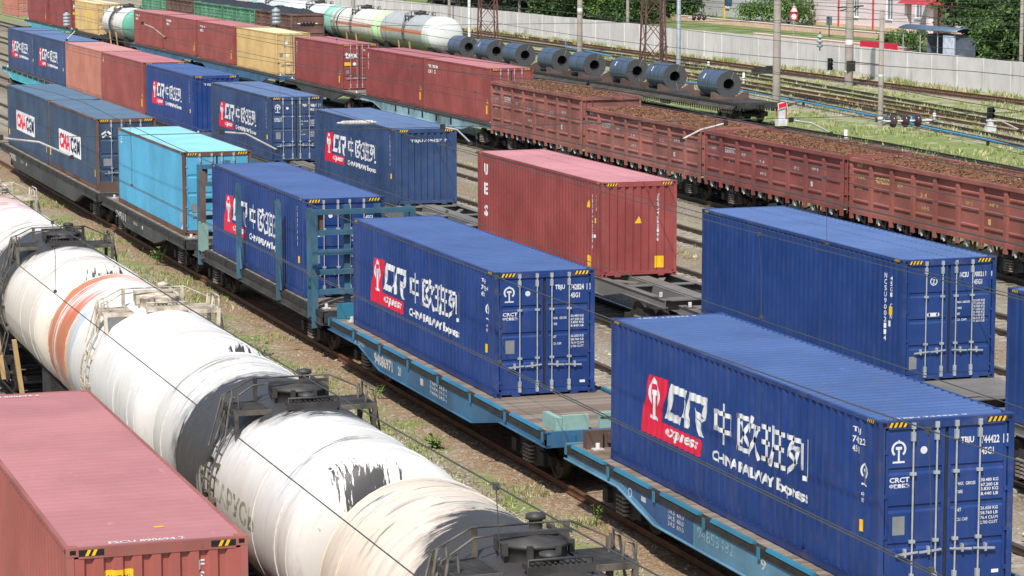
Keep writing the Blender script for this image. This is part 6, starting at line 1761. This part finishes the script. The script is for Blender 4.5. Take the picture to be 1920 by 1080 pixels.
# ------------------------------------------------------------------ overhead lines
M['wire'] = flat('weathered_copper_wire', (0.085,0.09,0.085), 0.6, 0.3, var=0.1)
def sagline(x, z, y0, y1, span=60, sag=0.0, off=12.0):
    pts = []; y = y0
    while y <= y1:
        f = ((y-off) % span)/span; pts.append((x, y, z-4*sag*f*(1-f))); y += 5
    return pts
def overhead(label, x, twin=False, y1=330, zc=5.97, zm=7.36, drops=(), rc=0.009, mess=True):
    root = thing('overhead_line', label, 'overhead wire', (0,0,0), 'overhead wires above the tracks')
    for dx in ((-0.03, 0.03) if twin else (0.0,)):
        m = MB(); m.tube(sagline(x+dx, zc, -5, y1, 60, 0.04), rc, 5, 0); m.build('contact_wire', [M['wire']], root)
    if mess:
        m = MB(); m.tube(sagline(x, zm+0.25, -5, y1, 60, 0.42), rc, 5, 0); m.build('messenger_wire', [M['wire']], root)
    for y in drops:
        f = ((y-12.0) % 60)/60; zt = zm+0.25-4*0.42*f*(1-f)
        m = MB(); m.tube([(x,y,zt),(x+.03,y-.03,(zt+zc)/2),(x,y-.12,zc)], 0.005, 4, 0)
        m.box(x-.025, x+.025, y-.145, y-.095, zc-.02, zc+.03, 0); m.box(x-.025, x+.025, y-.025, y+.025, zt-.03, zt+.03, 0); m.build('dropper', [M['wire']], root)
for args in (('overhead wire above the pinkish red container nearest the camera', 7.35, False, 330, 5.97, 7.30, (22.2, 46, 58)),
             ('twin overhead wire above the near tank wagons', 12.1, True, 330, 5.97, 7.33, (23.3, 36.5, 50, 64)),
             ('overhead wire above the strip beside the blue wagons', 17.4, False, 330, 5.97, 7.45, (39.35, 56)),
             ('overhead wire above the blue containers with the rail emblem', 22.6, False, 330, 5.97, 7.4, (48, 70, 92)),
             ('overhead wire above the empty track in front of the plain blue container', 26.2, True, 330, 5.97, 7.4, (62, 88)),
             ('overhead wire above the red container with three white letters', 29.5, False, 330, 5.97, 7.4, (85, 110)),
             ('overhead wire above the empty track behind the dusty blue containers', 34.1, False, 330, 5.97, 7.4, (90, 120)),
             ('overhead wire above the empty track before the gondolas', 40.2, False, 330, 5.97, 7.4, (100, 140)),
             ('overhead wire above the bark gondolas', 46.5, False, 330, 5.97, 7.4, ()),
             ('overhead wire above the far coal train', 62.8, False, 330, 5.97, 7.4, ()),
             ('overhead wire above the steel coils', 68.6, False, 330, 5.97, 7.4, ()),
             ('overhead wire above the grassy track beside the blue pipe', 77.5, False, 330, 5.9, 7.3, ()),
             ('overhead wire above the oily track at the points', 82.5, False, 330, 5.9, 7.3, ()),
             ('overhead wire above the rusty track along the wall', 91.8, False, 330, 5.9, 7.3, ())):
    overhead(*args, rc=0.008 if args[1] < 25 else 0.011 if args[1] < 50 else 0.014)
def cross_span(label, y, z, x0, x1):
    m = MB(); m.tube([(x0+(x1-x0)*k/30, 0, 0) for k in range(31)], 0.010, 5, 0)
    tag(m.build('cross_span_rope', [M['wire']], None, (0, y, z)), label, 'overhead wire', 'ropes across the tracks')
cross_span('rope across all tracks holding the nearer row of arms', 72, 6.52, 3, 98)
cross_span('rope across all tracks holding the farther row of arms', 130, 7.0, 10, 98)
cross_span('upper rope across the tracks with a hanging insulator', 100, 8.2, 10, 98)
def arm(label, y, pts):
    root = thing('registration_arm', label, 'wire arm', (0, y, 0), 'arms steadying the overhead wires')
    m = MB(); m.tube([(a, 0.02*i, b) for i, (a, b) in enumerate(pts)], 0.027, 8, 0); m.build('arm_tube', [M['armgrey']], root)
    m = MB(); a, b = pts[-1]; m.box(a-.05, a+.05, -0.03, 0.10, b-.07, b+.03, 0); m.build('clamp', [M['dark']], root); m = MB(); a, b = pts[0]; m.box(a-.06, a+.06, -.05, .05, b-.06, b+.08, 0); m.build('clamp', [M['dark']], root)
arm('bent pale arm in front of the dusty blue doors', 72, [(16.1,6.54),(16.75,6.48),(17.63,6.01)])
arm('bent pale arm at the corner of the dusty blue container with corrugated end', 72, [(22.3,6.52),(22.72,6.44),(23.11,6.07)])
arm('pale arm pointing down left over the bark gondolas', 72, [(30.75,6.42),(30.0,6.25),(29.44,5.99)])
arm('bent pale arm above the bark gondolas, left of the marker post', 72, [(32.8,6.46),(33.45,6.36),(34.07,6.06)])
arm('bent pale arm near the dwarf signal at the right edge', 72, [(39.0,6.30),(39.6,6.27),(40.22,5.99)])
arm('bent pale arm in front of the slate blue containers', 72, [(10.2,6.54),(11.2,6.40),(12.05,6.00)])
arm('pale arm rising over the blue logo containers', 130, [(22.11,7.0),(21.65,6.55)])
arm('bent pale arm over the brick red container by the white tank', 130, [(25.28,7.27),(25.8,7.05),(26.38,6.57)])
def insulator(label, y, pts, r, n, mat, rod, horizontal=True):
    root = thing('insulator', label, 'insulator', (0, y, 0), 'insulators on the ropes')
    (xa, za), (xb, zb) = pts
    m = MB(); m.tube([(xa,0,za),(xb,0,zb)], 0.03, 8, 0); m.build('fitting', [rod], root)
    d = MB()
    for k in range(n):
        f = (k+0.5)/n*0.7+0.15; c = (xa+(xb-xa)*f, 0, za+(zb-za)*f)
        prof = [(0.045,-0.10),(r*0.85,-0.07),(r,-0.03),(r,0.03),(r*0.7,0.06),(0.07,0.08),(0.05,0.12)]
        d.lathe(prof, c, 'x' if horizontal else 'z', 18, 0)
    d.build('disc', [mat], root)['kind'] = 'thing'
insulator('ribbed white rod insulator above the dusty blue container roof', 72, [(19.3,6.70),(20.4,6.70)], 0.065, 9, M['armgrey'], M['armgrey'])
insulator('string of three dark brown discs over the grass by the short concrete pole', 72, [(35.6,6.35),(37.3,6.35)], 0.19, 3, M['porcelain'], M['polewhite'])
insulator('hanging string of grey discs in front of the brown coal gondola', 100, [(24.5,8.20),(24.48,9.0)], 0.16, 4, M['glassins'], M['dark'], False)
insulator('hanging string of grey discs before the wine red container at the top left', 120, [(20.0,7.45),(20.0,8.25)], 0.16, 4, M['glassins'], M['dark'], False)
insulator('string of dark discs before the ladder end of the brown gondola', 130, [(32.9,7.15),(33.9,7.15)], 0.15, 4, M['porcelain'], M['polewhite'])
insulator('hanging grey discs in front of the pink building', 130, [(60.8,5.4),(60.8,6.4)], 0.17, 3, M['glassins'], M['dark'], False)
insulator('small string of dark discs in front of the trees left of the notice board', 130, [(53.4,7.2),(54.6,7.2)], 0.15, 3, M['porcelain'], M['polewhite'])
